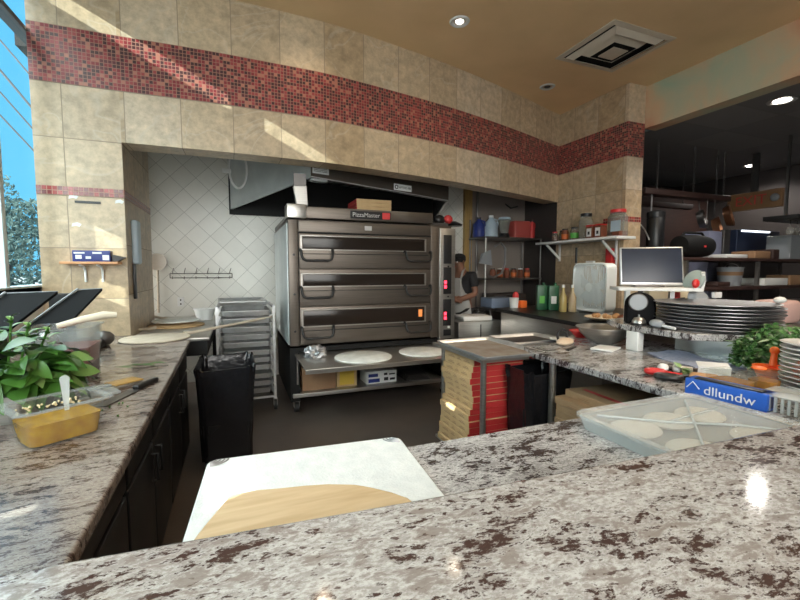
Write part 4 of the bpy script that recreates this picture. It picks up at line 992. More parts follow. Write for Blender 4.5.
# herb bunch
hb=T('parsley_bunch','big leafy bunch of green parsley at the right edge','herbs',(2.69,1.28,.911))
g=G(); g2=G(); g3=G(); random.seed(21)
for k in range(2400):
    a=random.uniform(0,2*PI); q=random.random()**.45; zz=random.random()
    px=.25*q*math.cos(a)*(1-.25*zz); py=.20*q*math.sin(a); pz__=.015+zz*.23*(1-q*q*.6)+.01
    if k%7==0: m4=orient((px,py,pz__),random.uniform(0,6.28),random.uniform(-.2,1.2),random.uniform(-1,1)); leafmesh(g2,m4,random.uniform(.035,.07),.008,.3,3)
    else:
        m4=orient((px,py,pz__),random.uniform(0,6.28),random.uniform(-.4,1.1),random.uniform(-1,1))
        s_=random.uniform(.010,.019)
        for da in (-.8,0,.8): leafmesh(g,m4@Matrix.Rotation(da,4,'Z'),s_*1.4,s_*.5,.3,2,.3)
for k in range(26):
    a=random.uniform(0,6.28); r_=random.uniform(.02,.2)
    g3.tube([(.04*math.cos(a),.04*math.sin(a),.02),(r_*math.cos(a),r_*math.sin(a),.09+.06*random.random())],.0025,5)
O('leaves', g, mt['herb'], hb); O('pale_sprigs', g2, mt['herb2'], hb); O('stems', g3, mt['herb'], hb)
# clear tubs, paper, spoon, plates
t=T('sauce_tub','clear lidded tub of amber sauce behind the blue carton','tub',(2.02,1.135,.911),-.1)
def tubloft(w,d,h,s=.86): return [[(x*f,y*f,z) for x,y in rounded(-w/2,-d/2,w/2,d/2,.03,4)] for f,z in ((s,0),(1,h))]
O('sauce', G().loft([[(x*.9,y*.9,z) for x,y,z in q] for q in [tubloft(.14,.15,.06)[0],tubloft(.14,.15,.055)[1]]]), mt['amber'], t)
O('container', G().loft(tubloft(.145,.155,.085)), mt['tub'], t); O('lid', G().bev(-.078,-.083,.085,.078,.083,.095,.006), mt['tub'], t)
t=T('sauce_tub','clear lidded tub of darker amber sauce beside the stacked plates','tub',(2.155,1.08,.911),.1)
O('sauce', G().loft([[(x*.9,y*.9,z+.002) for x,y,z in q] for q in [tubloft(.11,.11,.06)[0],tubloft(.11,.11,.055)[1]]]), mt['amber'], t)
O('container', G().loft(tubloft(.115,.115,.085)), mt['tub'], t); O('lid', G().bev(-.063,-.063,.085,.063,.063,.095,.006), mt['tub'], t); O('tomato_slice', G().ball((.02,.03,.1),.03,10,1,1,.3), mt['orange'], t)
t=T('white_paper','folded white paper sheet standing beside the amber tub','paper',(2.13,1.275,.911),-.8)
O('sheet', G().hull([(-.09,-.01,0),(.09,-.01,0),(.09,0.0,0),(-.09,0,0),(-.09,-.03,.09),(.09,-.03,.09),(.09,-.025,.092),(-.09,-.025,.092)]).hull([(-.09,-.03,.09),(.09,-.03,.09),(.10,.10,.10),(-.08,.10,.10),(-.09,-.03,.093),(.09,-.03,.093),(.10,.10,.103),(-.08,.10,.103)]), mt['white'], t); t.scale=(.72,.72,.8)
t=T('orange_scoop','bright orange plastic scoop with upright handle at the right edge','scoop',(2.335,1.15,.911),.3); O('bowl', G().lathe([(.02,0),(.05,.04),(.068,.085),(.064,.085),(.045,.045)],n=24), mt['orange'], t); O('handle', G().tube([(.055,.0,.075),(.075,0,.14)],[.016,.012],10).ball((.078,0,.15),.020), mt['orange'], t)
S('orange_pepper', G().ball((0,0,.06),.05,14,1,1,1.2), mt['orange'], 'orange pepper behind the stacked plates at the right edge', 'pepper', (2.50,1.08,.98)); 
S('pepper_tub', G().lathe([(.06,0),(.07,.07),(.072,.07)],n=20), mt['black'], 'small dark tub holding the orange pepper', 'tub', (2.50,1.08,.911))
def plate():
    t=T('white_plate','','plate'); O('dish', G().lathe([(.075,0),(.085,.004),(.128,.016),(.132,.018),(.132,.0215),(.125,.0205),(.08,.009)],n=44), mt['porc'], t); return t
pl=plate(); lb=['lowest','second','third','fourth','fifth','sixth','seventh','eighth','ninth','tenth','topmost']
for k in range(11):
    o=pl if k==0 else dup(pl,(0,0,0)); o.location=(2.315+.002*(k%3),.965,.911+.0205*k)
    o['label']=(lb[k]+' white plate from the bottom of the stack at the right edge') if 0<k<10 else lb[k]+' white plate in the stack at the right edge'; o['group']='stacked white plates'
t=T('clamshell_box','ribbed clear plastic box below the stacked plates','box',(1.965,.87,.911),.1)
g=G(); g.loft(tubloft(.17,.20,.06,.9)); 
O('shell', g, mt['tub'], t)
g=G()
for k in range(9): g.box(-.089,-.085+k*.02,.005,-.080,-.077+k*.02,.06)
O('ribs', g, mt['frost'], t); O('lid', G().bev(-.092,-.105,.06,.092,.105,.068,.004), mt['frost'], t)
S('black_spatula', G().bev(-.015,-.16,0,.015,.16,.012,.005), mt['black'], 'long black spatula handle lying in front of the parsley', 'spatula', (2.27,1.43,.911), .9)
# dough box
db=T('dough_box','frosted clear plastic dough box with pale dough on the lower ledge','dough box',(1.365,.85,.911))
def dsec(f,z,r=.04): return [(x*f,y*f,z) for x,y in rounded(-.30,-.235,.30,.235,r,5)]
O('tray', G().loft([dsec(.93,0),dsec(.97,.042),dsec(.935,.042),dsec(.90,.004)],), mt['frost'], db)
O('lid', G().loft([dsec(1,.042),dsec(1,.052),dsec(.965,.057),dsec(.94,.052),dsec(.88,.047),dsec(.88,.0455),dsec(.95,.045),dsec(.95,.043)]), mt['lidc'], db)
O('lid_ridges', G().tube([(-.24,-.18,.0475),(-.02,.0,.0485),(.20,.18,.0475)],.004,6).tube([(-.24,.18,.0475),(-.08,.05,.0485),(.1,-.05,.0485),(.24,-.18,.0475)],.004,6).tube([(-.08,.05,.0485),(.22,.08,.0475)],.0035,6), mt['frost'], db)
dl=['front left','front right','rear left','rear right','middle rear']
for k,(x,y) in enumerate(((-.15,-.09),(.13,-.10),(-.17,.09),(.16,.10),(.0,.10))):
    S('dough_ball', G().ball((0,0,0),.07,16,1.2,1.05,.26), mt['dough'], dl[k]+' pale dough ball inside the frosted dough box', 'dough', (1.365+x,.85+y,.934), group='dough balls in the box')

# ------------------------------------------------------------------ left counter items
sp2=T('steel_pan','tall steel pan holding the basil at the left edge','pan',(-.83,1.95,.911))
def sq(w,d,z,r): return [(x,y,z) for x,y in rounded(-w/2,-d/2,w/2,d/2,r,5)]
O('pan', G().loft([sq(.25,.27,0,.03),sq(.28,.30,.10,.035),sq(.31,.33,.10,.04),sq(.31,.33,.103,.04),sq(.275,.295,.101,.035),sq(.245,.265,.006,.03)]), mt['steel'], sp2)
bs=T('basil_bunch','heap of fresh green basil leaves in the steel pan at the left','basil',(-.83,1.95,1.0))
g=G(); g2=G(); g3=G(); random.seed(31)
for k in range(150):
    a=random.uniform(0,2*PI); q=random.random()**.5; zz=random.random()
    r_=.19*q; p=Vector((r_*math.cos(a)*1.15, r_*math.sin(a)*1.15, .0+.23*zz*(1-q*.45)))
    el=random.uniform(-.2,.9)*(1.2-q); aa=a+random.uniform(-.9,.9)
    leafmesh(g if k%4 else g2, orient(p,aa,el,random.uniform(-.9,.9)), random.uniform(.075,.135), random.uniform(.026,.046), random.uniform(.2,.6),6,random.uniform(.1,.5))
for k in range(34):      # leaves drooping towards the room
    a=random.uniform(-1.9,.9); p=Vector((.16*math.cos(a),.16*math.sin(a),random.uniform(.03,.13)))
    leafmesh(g if k%5 else g2, orient(p,a+random.uniform(-.4,.4),random.uniform(-.5,.2),random.uniform(-.6,.6)), random.uniform(.10,.15), random.uniform(.034,.052), random.uniform(.4,.9),6,.25)
for x,y,h in ((.03,.05,.27),(.10,.0,.25),(-.05,.08,.24),(.13,.08,.22)):
    g3.tube([(x*.4,y*.4,0),(x*.8,y*.8,h*.6),(x,y,h)],.004,6)
    for j in range(7):
        leafmesh(g2 if j%2 else g, orient((x,y,h-.012*j),j*2.3,.9-.1*j,0), .03+.006*j, .011+.002*j,.4,5,.3)
for k in range(26):
    a=random.uniform(0,6.28); g3.tube([(0,0,-.02),(.13*math.cos(a),.13*math.sin(a),random.uniform(.05,.14))],.0035,6)
O('leaves', g, mt['leaf'], bs); O('pale_leaves', g2, mt['leaf2'], bs); O('stems', g3, mt['leaf'], bs)
# pesto tub
pt=T('pesto_tub','clear plastic tub half full of yellow oil sauce near the left counter edge','tub',(-.55,1.63,.911),math.radians(36))
def tsec(w,d,z,r=.025): return [(x,y,z) for x,y in rounded(-w/2,-d/2,w/2,d/2,r,5)]
O('container', G().loft([tsec(.19,.145,0),tsec(.222,.173,.115),tsec(.215,.167,.115),tsec(.183,.138,.004)]), mt['tub'], pt)
O('rim', G().loft([tsec(.262,.21,.114,.03),tsec(.262,.21,.119,.03),tsec(.217,.169,.119),tsec(.217,.169,.114),tsec(.262,.21,.114,.03)],cap=False), mt['rimc'], pt)
O('yellow_sauce', G().loft([tsec(.18,.135,.005),tsec(.198,.152,.070)]), mt['oil'], pt)
random.seed(3); g=G()
for k in range(34): 
    x=random.choice((-1,1))*random.uniform(.0,.085); y=.068+.004*random.random(); g.ball((x,y,random.uniform(.075,.10)),random.uniform(.0025,.0055),6)
O('garlic_bits', g, mt['garlic'], pt)
t=T('plastic_spoon','small clear plastic spoon standing in the yellow sauce tub','spoon',(-.535,1.66,.985),.4); O('handle', G().hull([(-.006,0,0),(.006,0,0),(.006,.004,0),(-.006,.004,0),(-.013,.02,.10),(.013,.02,.10),(.013,.024,.10),(-.013,.024,.10)]).lathe([(.001,0),(.014,.001),(.014,.004),(.001,.005)],m=Matrix.Translation((0,.024,.10))@Matrix.Rotation(PI/2,4,'X'),n=16), mt['frost'], t)
# red sauce bin with ladle
rbn=T('sauce_bin','square clear bin of dark red sauce behind the basil','bin',(-.79,2.47,.911),.05)
O('container', G().loft([tsec(.24,.24,0,.03),tsec(.265,.265,.255,.03),tsec(.285,.285,.262,.03),tsec(.285,.285,.267,.03),tsec(.25,.25,.262,.03),tsec(.23,.23,.006,.03)]), mt['rimc'], rbn)
O('red_sauce', G().loft([tsec(.228,.228,.006,.03),tsec(.245,.245,.17,.03)]), mt['redsauce'], rbn)
t=T('ladle','cream handled ladle resting across the red sauce bin','ladle',(-.79,2.50,1.10)); O('handle', G().tube([(-.03,-.02,.075),(.06,.03,.10),(.14,.08,.115),(.19,.10,.112)],[.014,.018,.020,.015],10), M('cream handle',(.78,.70,.56),.4), t); O('bowl', G().ball((-.06,-.05,.02),.045,14,1,1,.8), mt['steel'], t)
S('basil_sprig', (lambda g: ([leafmesh(g,orient((-.04+.05*i,0.01*i,.012),-.3+.5*(i%2),.1,0),.09,.022,.15,6) for i in range(4)],g)[1])(G()), mt['leaf'], 'flat loose basil sprig on the counter beside the red sauce bin', 'basil sprig', (-.58,2.62,.912))
# black lids on the counter against the window
def tilted(lab,x0,y,zt,w):
    t=T('chalkboard_panel',lab,'panel',(x0,y,.911),0,'tilted black panels by the window')
    a=G().hull([(-.02,-.30,.20),(w*.62,-.30,.215),(w,.02,.415),(.15,.02,.405),(-.02,-.30,.215),(w*.62,-.30,.23),(w,.02,.43),(.15,.02,.42)])
    O('panel', a, mt['pblk'], t); O('pale_edge', G().tube([(-.02,-.305,.222),(.15,.015,.428)],.006,6).tube([(.15,.021,.424),(w,.021,.428)],.003,6), mt['dial'], t)
    O('stand', G().box(.02,-.02,0,.10,.12,.40).box(-.02,-.28,0,.10,.1,.03), mt['black'], t); return t
tilted('nearer tilted glossy black panel under the left window, at the photo left edge',-1.22,2.62,1.3,.36)
tilted('farther tilted glossy black panel under the left window beside the pier',-1.02,2.95,1.3,.27)
t=T('black_tray','low dark metal tray against the pier at the back of the left counter','tray',(-1.0,3.35,.911)); O('tray', G().bev(-.16,-.22,0,.14,.2,.06,.02), mt['blackm'], t); O('crumpled_cloth', G().ball((.12,.1,.06),.06,10,1.2,.8,.9), mt['steeld'], t)
# lids, spatula, knife
t=T('clear_lid','clear plastic tub lid lying behind the yellow sauce tub','lid',(-.62,2.13,.911),.5); O('sheet', G().bev(-.11,-.09,.0,.11,.09,.014,.006), mt['frost'], t)
t=T('amber_spatula','amber plastic scraper lying across the clear lid','scraper',(-.60,2.16,.926),.75); O('blade', G().bev(.07,-.045,0,.20,.045,.006,.003), M('amber plastic',(.42,.24,.06),.3), t); O('handle', G().bev(-.12,-.018,0,.07,.018,.008,.003), mt['frost'], t)
t=T('amber_scraper','second amber scraper partly under the clear lid','scraper',(-.57,2.02,.911),.9); O('blade', G().bev(-.05,-.04,0,.05,.04,.005,.002), M('brown plastic',(.30,.18,.07),.3), t)
t=T('kitchen_knife','wide bladed knife with black handle near the left counter edge','knife',(-.505,1.94,.911),1.20)
O('blade', G().hull([(-.02,-.022,.0),(.20,-.022,.002),(.20,.028,.002),(-.02,.028,0),(-.02,-.022,.003),(.20,-.02,.006),(.20,.028,.006),(-.02,.028,.003)]), mt['steeld'], t); O('handle', G().bev(.20,-.014,.0,.36,.016,.022,.006), mt['black'], t)
g=G(); random.seed(5)
for k in range(10): g.ball((random.uniform(-.1,.1),random.uniform(-.1,.1),.003),.004,6)
S('crumbs', g, mt['leaf'], 'scattered green crumbs on the left granite counter', 'crumbs', (-.5,1.85,.911))['kind']='stuff'

# ------------------------------------------------------------------ back shelving beyond the oven
sh=T('storage_shelving','black metal storage shelving in the dark corner beyond the oven','shelving',(0,0,0))
for x,y in ((3.50,5.35),(4.52,5.35),(3.50,5.8),(4.52,5.8)): O('post', G().cyl((x,y,0),(x,y,2.25 if y>5.5 else 1.95),.014), mt['steel'] if x<4 and y<5.5 else mt['steeld'], sh)
for z in (.35,.80,1.30,1.93): O('shelf', G().box(3.48,5.33,z,4.54,5.82,z+.025), mt['steeld'], sh)
def jug(name,lab,x,z,r,h,mat,capm,y=5.55,grp=None):
    t=T(name,lab,'bottle',(x,y,z),0,grp)
    O('body', G().lathe([(r*.95,0),(r,.015),(r,h*.62),(r*.35,h*.86),(r*.32,h*.92)],n=20), mat, t); O('cap', G().lathe([(r*.38,h*.9),(r*.38,h),(r*.3,h)],n=16), capm, t)
    O('handle', G().tube([(r*.9,0,h*.55),(r*1.25,0,h*.6),(r*1.1,0,h*.8),(r*.4,0,h*.85)],.012,6), mat, t)
jug('cleaner_jug','dark navy jug, leftmost on the top shelf beyond the oven',3.50,1.957,.09,.30,mt['navy'],mt['black'])
jug('cleaner_jug','pale blue jug on the top shelf beyond the oven',3.72,1.957,.105,.34,mt['lblue'],mt['white'])
t=T('blender_jar','clear blender jar with dark handle beside the pale blue jug','blender',(3.97,5.55,1.957)); O('jar', G().lathe([(.06,.06),(.095,.28),(.09,.28),(.055,.06)],n=20), mt['jar'], t); O('base', G().lathe([(.09,0),(.07,.07)],n=16), mt['black'], t); O('lid', G().lathe([(.10,.281),(.09,.32)],n=18), mt['lblue'], t)
S('red_bin', G().bev(0,0,0,.30,.25,.27,.02), M('dull red plastic',(.40,.07,.06),.4), 'dull red storage bin on the top shelf beyond the oven', 'storage bin', (4.10,5.45,1.957))
jug('sauce_bottle','slim dark red bottle at the right end of the top shelf',4.46,1.957,.05,.30,mt['redp'],mt['black'],5.5)
random.seed(12)
lb=['leftmost','second','third','fourth','fifth','rightmost']
for k in range(6): jar('seasoning_jar',lb[k]+' brown seasoning jar in the row on the second shelf beyond the oven',3.72+.13*k,5.48,.045,.15,mt['jars_b'],None,(mt['black'],mt['white'],mt['red'])[k%3],z=1.327,label=(mt['org'] if k%2 else None),grp='seasoning jars on the dark shelving')
t=T('hanging_hose','pale coiled hose looping from the shelving post','hose',(3.62,5.30,0)); O('loop', G().tube([(.0,0,1.80),(.10,-.02,1.86),(.18,-.02,1.78),(.18,-.02,1.55),(.12,-.02,1.40),(-.02,-.02,1.34),(-.10,-.01,1.36)],.016,8), mt['pan'], t)
t=T('hanging_rag','pale grey rag hanging on the shelving beyond the oven','rag',(3.50,5.31,1.55)); O('rag', G().hull([(-.14,-.02,0),(.08,-.02,-.03),(.08,.01,-.03),(-.14,.01,0),(-.10,-.03,.14),(.05,-.02,.20),(.05,.01,.20),(-.10,.01,.14)]), mt['dial'], t)
for k,(z,lab) in enumerate(((.826,'dark carton on the third shelf beyond the oven'),(.376,'dark carton on the lowest shelf beyond the oven'))):
    S('shelf_carton', G().bev(0,0,0,.6,.35,.25,.004), mt['cardd'] if k else mt['drk'], lab, 'carton', (3.7,5.4,z))
S('blue_tote', G().bev(0,0,0,.42,.28,.14,.01), M('blue grey tote',(.16,.21,.30),.5), 'blue and white tote on the dark cart right of the person', 'tote', (3.26,4.82,.92))
ct=T('tote_cart','dark cart under the blue and white tote','cart',(3.26,4.80,0))
O('top', G().box(-.04,0,.89,.48,.34,.919), mt['steeld'], ct); 
for x,y in ((-.02,.02),(.46,.02),(-.02,.32),(.46,.32)): O('leg', G().cyl((x,y,0),(x,y,.89),.015), mt['steeld'], ct)
O('shelf', G().box(-.03,.01,.4,.47,.33,.42), mt['steeld'], ct)
S('door_post', G().box(3.42,5.83,0,3.55,5.895,3.2), mt['woody'], 'upright yellow timber post against the wall behind the oven', 'post')
S('pipe', G().tube([(3.66,5.86,0),(3.66,5.86,3.2)],.02), mt['steeld'], 'vertical dark pipe beside the yellow timber post', 'pipe')
S('cable', G().tube([(4.2,5.87,2.55),(4.3,5.84,2.48),(4.45,5.86,2.52)],.012), mt['black'], 'short dark cable high on the wall beyond the oven', 'cable')

# ------------------------------------------------------------------ the cook
pr=T('person','person in black shirt, cap and grey apron looking down with folded arms beyond the oven','person',(2.95,5.12,0),math.radians(-62))
def skinmesh(name, verts, edges, radii, mat, parent, sub=2, root=0):
    me=bpy.data.meshes.new(name); me.from_pydata(verts,edges,[]); me.materials.append(mat)
    o=bpy.data.objects.new(name,me); COL.objects.link(o)
    if parent: o.parent=parent
    md=o.modifiers.new('skin','SKIN'); md.use_smooth_shade=True
    if not me.skin_vertices: me.attributes
    for i,r in enumerate(radii):
        sv=me.skin_vertices[0].data[i]; sv.radius=r if isinstance(r,tuple) else (r,r); sv.use_root=(i==root)
    s=o.modifiers.new('sub','SUBSURF'); s.levels=sub; s.render_levels=sub
    for p in me.polygons: p.use_smooth=True
    return o
# faces -y in local space
bv=[(0,0,.92),(0,.01,1.08),(0,.01,1.24),(0,.0,1.37),(0,-.02,1.45),(0,-.06,1.54),(0,-.075,1.60)]
be=[(0,1),(1,2),(2,3),(3,4),(4,5),(5,6)]; br=[(.155,.11),(.145,.10),(.165,.11),(.11,.075),(.055,.055),(.075,.09),(.055,.07)]
def add(p,par,r):
    bv.append(p); be.append((par,len(bv)-1)); br.append(r); return len(bv)-1
for s in (-1,1):
    a=add((s*.10,.0,.86),0,(.085,.09)); a=add((s*.10,-.01,.48),a,.058); a=add((s*.10,.02,.09),a,.04); a=add((s*.105,-.10,.04),a,.04); add((s*.11,-.17,.03),a,.028)
    a=add((s*.17,.01,1.37),3,.06); a=add((s*.235,.0,1.12),a,.046); a=add((s*.12,-.20,1.05),a,.038); add((-s*.06,-.24,1.06+.02*s),a,.028)
body=skinmesh('body',bv,be,br,mt['skin'],pr)
hd_=Vector((0,-.10,1.56))
O('nose', G().ball((0,-.175,1.535),.016,8,.9,1.1,1.3), mt['skin'], body)
for s in (-1,1):
    O('ear', G().ball((s*.078,-.065,1.56),.022,8,.5,.8,1.2), mt['skin'], body); O('eye', G().ball((s*.03,-.148,1.56),.010,8), mt['white'], body)
O('mouth', G().ball((0,-.16,1.495),.016,8,1.3,.5,.35), mt['redp'], body)
O('hair', G().ball((0,-.045,1.60),.088,16,.98,1.12,.8), mt['hair'], pr)
O('cap', G().ball((0,-.055,1.625),.092,16,.98,1.10,.62).hull([(-.07,-.12,1.60),(.07,-.12,1.60),(.07,-.12,1.615),(-.07,-.12,1.615),(-.06,-.215,1.575),(.06,-.215,1.575),(.06,-.215,1.588),(-.06,-.215,1.588)]), mt['shirt'], pr)
skinmesh('shirt',[(0,0,.98),(0,.01,1.1),(0,.01,1.24),(0,.005,1.385),(-.17,.01,1.375),(-.225,.0,1.20),(.17,.01,1.375),(.225,.0,1.20)],[(0,1),(1,2),(2,3),(3,4),(4,5),(3,6),(6,7)],[(.165,.125),(.16,.12),(.18,.128),(.12,.09),.078,.066,.078,.066],mt['shirt'],pr)
skinmesh('trousers',[(0,0,.96),(.10,0,.84),(.10,-.01,.48),(.10,.02,.10),(-.10,0,.84),(-.10,-.01,.48),(-.10,.02,.10)],[(0,1),(1,2),(2,3),(0,4),(4,5),(5,6)],[(.165,.12),.095,.072,.055,.095,.072,.055],mt['trouser'],pr)
g=G(); secs=[]
for z,w,yy in ((.42,.23,-.15),(.7,.22,-.16),(.95,.19,-.155),(1.0,.17,-.15),(1.12,.13,-.15),(1.34,.085,-.135)):
    secs.append([(-w,yy+.10,z),(-w*.6,yy+.02,z),(0,yy,z),(w*.6,yy+.02,z),(w,yy+.10,z),(w,yy+.11,z),(w*.6,yy+.03,z),(0,yy+.01,z),(-w*.6,yy+.03,z),(-w,yy+.11,z)])
g.loft(secs)
for s in (-1,1): g.tube([(s*.075,-.125,1.33),(s*.075,-.085,1.42),(s*.055,.0,1.475),(0,.06,1.47)],.014,6)
O('apron', g, mt['apron'], pr)
g=G()
def hand(s):
    h=bmesh.new()
    g.ball((-s*.09,-.245,1.06+.02*s),.036,10,1.2,.5,.9)
    for i in range(4):
        z=1.035+.02*s+.017*i; L_=(.05,.06,.065,.055)[i]
        g.tube([(-s*.11,-.247,z),(-s*(.11+L_*.6),-.243,z-.003),(-s*(.11+L_),-.228,z-.006)],[.0095,.009,.007],7)
    g.tube([(-s*.085,-.25,1.085+.02*s),(-s*.11,-.255,1.11+.02*s),(-s*.135,-.25,1.115+.02*s)],[.011,.010,.008],7)
hand(1); hand(-1); O('hands', g, mt['skin'], body)
S('dough_tray_stack', G().bev(-.2,-.15,0,.2,.15,.06,.01), mt['whitep'], 'white tray on the steel cart in front of the person', 'tray', (2.88,4.68,.80), -.1)
t=T('steel_cart','dark steel cart in front of the person beside the oven','cart',(2.88,4.68,0)); O('body', G().bev(-.32,-.19,.1,.32,.19,.799,.006), mt['steel'], t); O('divider', G().box(-.005,-.195,.12,.005,-.1905,.76), mt['blackm'], t)
for x in (-.25,.25):
    for y in (-.13,.13): O('caster', G().cyl((x-.012,y,.05),(x+.012,y,.05),.05), mt['rubber'], t)

# ------------------------------------------------------------------ dark kitchen on the right
kr=T('pot_rack','dark timber pot rack hung on chains in the dark kitchen','pot rack',(0,0,0))
O('beam', G().bev(5.25,4.12,2.50,7.08,4.28,2.58,.006), mt['dbrown'], kr); O('rear_beam', G().bev(5.3,4.9,2.50,7.4,5.0,2.58,.006), mt['dbrown'], kr)
for x,y in ((5.56,4.2),(6.33,4.2),(6.85,4.2),(7.02,4.2),(5.9,4.95),(7.2,4.95)):
    g=G(); nz=18
    for i in range(nz):
        z=2.60+.63*i/(nz-1); r=.02
        if i%2: g.tube([(x+.012*math.cos(a),y,z+.026*math.sin(a)) for a in [j*PI/5 for j in range(10)]],.0045,5,closed=True)
        else: g.tube([(x,y+.012*math.cos(a),z+.026*math.sin(a)) for a in [j*PI/5 for j in range(10)]],.0045,5,closed=True)
    g.tube([(x,y,2.58),(x,y,2.60)],.006); O('chain', g, mt['steeld'], kr)
def hpan(lab,x,y,z,r,mat):
    t=T('hanging_pan',lab,'pan',(x,y,z),0,'pans on the pot rack'); O('bowl', G().lathe([(r*.75,0),(r*.82,.0),(r,.09),(r*.97,.09),(r*.78,.01)],m=Matrix.Rotation(math.radians(75),4,'X')@Matrix.Rotation(.4,4,'Y'),n=28), mat, t); O('handle', G().tube([(0,-.02,r*.9),(.0,-.0,r*1.5),(0,.0,2.5-z)],.010,6), mt['steeld'], t)
hpan('copper pan hanging near the round black speaker',6.75,4.15,2.08,.16,mt['cop'])
hpan('copper pan hanging left of the exit sign',7.0,4.15,2.26,.17,mt['cop'])
hpan('dark steel pan hanging between the two copper pans',6.55,4.25,2.2,.15,mt['steeld'])
t=T('hanging_ladle','pale steel ladle hanging at the left end of the pot rack','ladle',(5.42,4.16,2.15)); O('handle', G().box(-.012,-.003,0,.012,.003,.35), mt['alu'], t); O('bowl', G().ball((0,0,-.03),.045,12,1,.7,1), mt['alu'], t)
t=T('hanging_spoon','thin steel spoon hanging in the middle of the pot rack','spoon',(6.6,4.16,2.2)); O('handle', G().box(-.006,-.002,0,.006,.002,.30), mt['alu'], t); O('bowl', G().ball((0,0,-.03),.03,12,1,.4,1.4), mt['alu'], t)
ks=T('kitchen_shelving','brown edged shelving unit in the dark kitchen','shelving',(0,0,0))
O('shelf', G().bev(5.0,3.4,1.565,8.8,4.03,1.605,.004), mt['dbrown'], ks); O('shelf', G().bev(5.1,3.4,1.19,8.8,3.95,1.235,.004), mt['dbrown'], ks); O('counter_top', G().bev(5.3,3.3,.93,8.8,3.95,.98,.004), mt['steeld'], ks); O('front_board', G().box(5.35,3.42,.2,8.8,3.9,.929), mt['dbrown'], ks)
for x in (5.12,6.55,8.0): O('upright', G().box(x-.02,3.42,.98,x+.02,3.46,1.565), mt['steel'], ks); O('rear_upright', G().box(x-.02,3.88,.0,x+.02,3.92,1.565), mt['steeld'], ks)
sk=T('barrel_speaker','big black barrel shaped speaker with a small red badge on the kitchen shelf','speaker',(5.50,3.62,1.606)); sk.scale=(.8,.8,.8)

O('body', G().lathe([(.08,-.34),(.155,-.33),(.175,-.2),(.185,0),(.175,.2),(.155,.33),(.08,.34)],m=Matrix.Translation((0,0,.187))@Matrix.Rotation(PI/2,4,'Y'),n=32), mt['blackm'], sk); O('badge', G().bev(-.02,-.196,.16,.025,-.184,.19,.003), mt['red'], sk); O('handle', G().tube([(-.27,0,.34),(-.2,0,.40),(.2,0,.40),(.27,0,.34)],.018), mt['blackm'], sk)
t=T('black_canister','tall black cylindrical canister on the kitchen shelf left of the speaker','canister',(5.17,3.90,1.606)); O('body', G().lathe([(.10,0),(.105,.01),(.105,.52),(.10,.53)],n=28), mt['black'], t); O('lid', G().lathe([(.108,.531),(.108,.60),(.09,.615)],n=28), mt['black'], t)
S('blue_column', G().bev(6.42,4.0,.0,6.72,4.4,2.02,.01), M('blue grey enamel',(.22,.23,.32),.4), 'pale blue grey upright cabinet in the dark kitchen', 'cabinet')
S('dark_column', G().bev(6.76,4.0,.0,6.9,4.4,2.05,.01), mt['steeld'], 'narrow dark upright beside the blue grey cabinet', 'upright')
t=T('white_bucket','white printed bucket on the lower kitchen shelf','bucket',(6.28,3.62,1.236)); O('pail', G().lathe([(.12,0),(.15,.24),(.157,.24),(.157,.255),(.145,.255)],n=26), mt['dial'], t); O('print', G().lathe([(.1385,.14),(.1455,.19)],n=26,cap=False), mt['cardd'], t); O('bail_handle', G().tube([(.15*math.cos(a),-.02,.24+.06*math.sin(a)) for a in [i*PI/10 for i in range(11)]],.005,6), mt['steel'], t)
bl=T('blue_hood','dark blue steel panel with a lit strip along its top in the dark kitchen','panel',(7.5,4.25,1.70)); O('panel', G().bev(0,0,0,1.15,.1,.40,.01), M('dark blue steel',(.035,.05,.10),.3,.3), bl); O('light_strip', G().box(.1,-.012,.37,.85,-.001,.395), M('tube glow',(1,1,1),.5,emis=((.85,.92,1),2.2)), bl)
S('panel_stand', G().box(7.55,4.2,0,8.6,4.4,1.699), mt['steeld'], 'dark equipment below the blue steel panel', 'equipment')
for k,(x0,x1,z0,h,mt_,lab,nm) in enumerate(((5.9,6.35,1.606,.05,'whitep','long white tray on the upper kitchen shelf','tray'),(6.5,6.85,1.606,.10,'cardd','brown carton on the upper kitchen shelf','carton'),(6.9,7.05,1.606,.13,'dbrown','small dark red box on the upper kitchen shelf','box'),(7.3,8.3,1.606,.34,'dial','wide grey container at the right end of the upper kitchen shelf','container'),(6.75,7.3,1.236,.10,'whitep','white slanted tray on the lower kitchen shelf','tray'),(7.35,7.75,1.236,.14,'cardd','reddish carton on the lower kitchen shelf','carton'),(5.75,6.02,1.236,.06,'dbrown','flat dark tray left of the white bucket','tray'))):
    S('shelf_'+nm, G().bev(0,0,0,x1-x0,.3,h,.012), mt[mt_], lab, nm, (x0,3.45,z0))
us=T('upper_glass_shelf','black hanging glass shelf at the right edge of the dark kitchen','shelf',(0,0,0)); O('shelf_board', G().bev(6.9,3.2,2.13,8.6,3.6,2.19,.006), mt['blackm'], us); O('hanger', G().box(7.0,3.38,2.19,7.03,3.41,3.264).box(8.3,3.38,2.19,8.33,3.41,3.264), mt['steeld'], us)
for k in range(4):
    t=T('wine_glass',('first','second','third','fourth')[k]+' stemmed glass from the left hanging upside down under the black shelf','glass',(7.05+.16*k,3.35,2.129),0,'glasses under the black shelf')
    O('cup', G().lathe([(.035,-.0),(.035,-.004),(.005,-.01),(.005,-.08),(.035,-.10),(.042,-.15),(.035,-.19),(.032,-.19),(.038,-.15)],n=20), mt['jar'], t)
ex=T('exit_sign','orange brown exit sign with dark letters high in the dark kitchen','sign',(7.6,4.10,2.42))
O('panel', G().bev(-.03,-.38,-.02,.03,.36,.25,.006), M('dull orange sign',(.17,.09,.04),.6,emis=((.5,.25,.1),.02)), ex); lettering('lettering','EXIT',.21,mt['redp'],ex,(-.032,.03,.115),(PI/2,0,-PI/2)); O('bracket', G().box(-.01,-.05,.25,.01,.05,.84), mt['steeld'], ex)
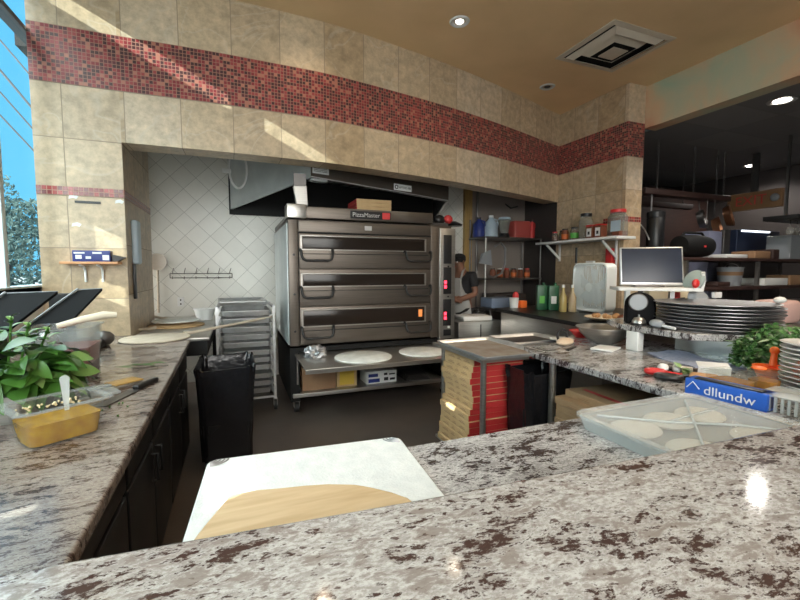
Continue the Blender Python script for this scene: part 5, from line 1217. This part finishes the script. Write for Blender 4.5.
O('emergency_lamp', G().ball((-.05,-.30,.12),.06,14,.6,1,1), mt['dial'], ex)
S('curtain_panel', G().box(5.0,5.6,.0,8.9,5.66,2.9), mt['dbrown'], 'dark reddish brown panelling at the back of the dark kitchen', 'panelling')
t=T('cable','grey cable looping beside the tiled pillar','cable',(4.93,3.95,1.62)); O('wire', G().tube([(.0,-.02,.42),(.05,-.04,.36),(.16,-.05,.20),(.14,-.05,.08),(.05,-.08,0.0)],.010,6), mt['steel'], t)

# ------------------------------------------------------------------ light
w=bpy.data.worlds.new('sky'); SC.world=w; w.use_nodes=True; nt=w.node_tree; L=nt.links.new
bg=nt.nodes['Background']; tc=nt.nodes.new('ShaderNodeTexCoord'); sx=nt.nodes.new('ShaderNodeSeparateXYZ'); L(tc.outputs['Generated'],sx.inputs[0])
# clear blue sky to the north, bright glow added up, left and behind to light the room
dv_=nt.nodes.new('ShaderNodeVectorMath'); dv_.operation='DOT_PRODUCT'; L(tc.outputs['Generated'],dv_.inputs[0]); dv_.inputs[1].default_value=(-.75,-.5,.55)
rp_=nt.nodes.new('ShaderNodeMapRange'); rp_.inputs[1].default_value=.06; rp_.inputs[2].default_value=.85; L(dv_.outputs['Value'],rp_.inputs[0])
up_=nt.nodes.new('ShaderNodeMix'); up_.data_type='RGBA'; L(sx.outputs[2],up_.inputs[0]); up_.inputs[6].default_value=(.17,.54,.76,1); up_.inputs[7].default_value=(.09,.42,.78,1)
mx_=nt.nodes.new('ShaderNodeMix'); mx_.data_type='RGBA'; L(rp_.outputs[0],mx_.inputs[0]); L(up_.outputs[2],mx_.inputs[6]); mx_.inputs[7].default_value=(WORLD,WORLD*.965,WORLD*.90,1)
L(mx_.outputs[2],bg.inputs[0]); bg.inputs[1].default_value=1
sun=bpy.data.lights.new('sun','SUN'); sun.energy=SUN; sun.angle=.0015; sun.color=(1,.94,.83)
so=bpy.data.objects.new('sun',sun); COL.objects.link(so); so.rotation_euler=Vector((1,.28,-.5)).to_track_quat('-Z','Y').to_euler()
def spot(n,x,y,z,e_,ang=120,col=(1,.80,.58),r=.05):
    l=bpy.data.lights.new(n,'SPOT'); l.energy=e_; l.spot_size=math.radians(ang); l.spot_blend=.6; l.color=col; l.shadow_soft_size=r
    o=bpy.data.objects.new(n,l); COL.objects.link(o); o.location=(x,y,z); return o
spot('lamp_recessed_or_fill',.67,3.62,CZ-.02,7); spot('lamp_recessed_or_fill',2.0,3.55,CZ-.02,7); spot('lamp_recessed_or_fill',3.4,1.2,CZ-.02,120,140); spot('lamp_recessed_or_fill',.6,.2,CZ-.02,30)  # last two have no fixture; the third adds fill for the right side
spot('lamp_kitchen',5.5,2.76,3.24,80,150,(1,.95,.88)); spot('lamp_kitchen',8.4,4.6,3.24,60,150,(1,.95,.88))
SC.view_settings.view_transform='Standard'; SC.view_settings.look='None'; SC.view_settings.gamma=1; SC.view_settings.use_curve_mapping=False
SC.view_settings.exposure=EXPO
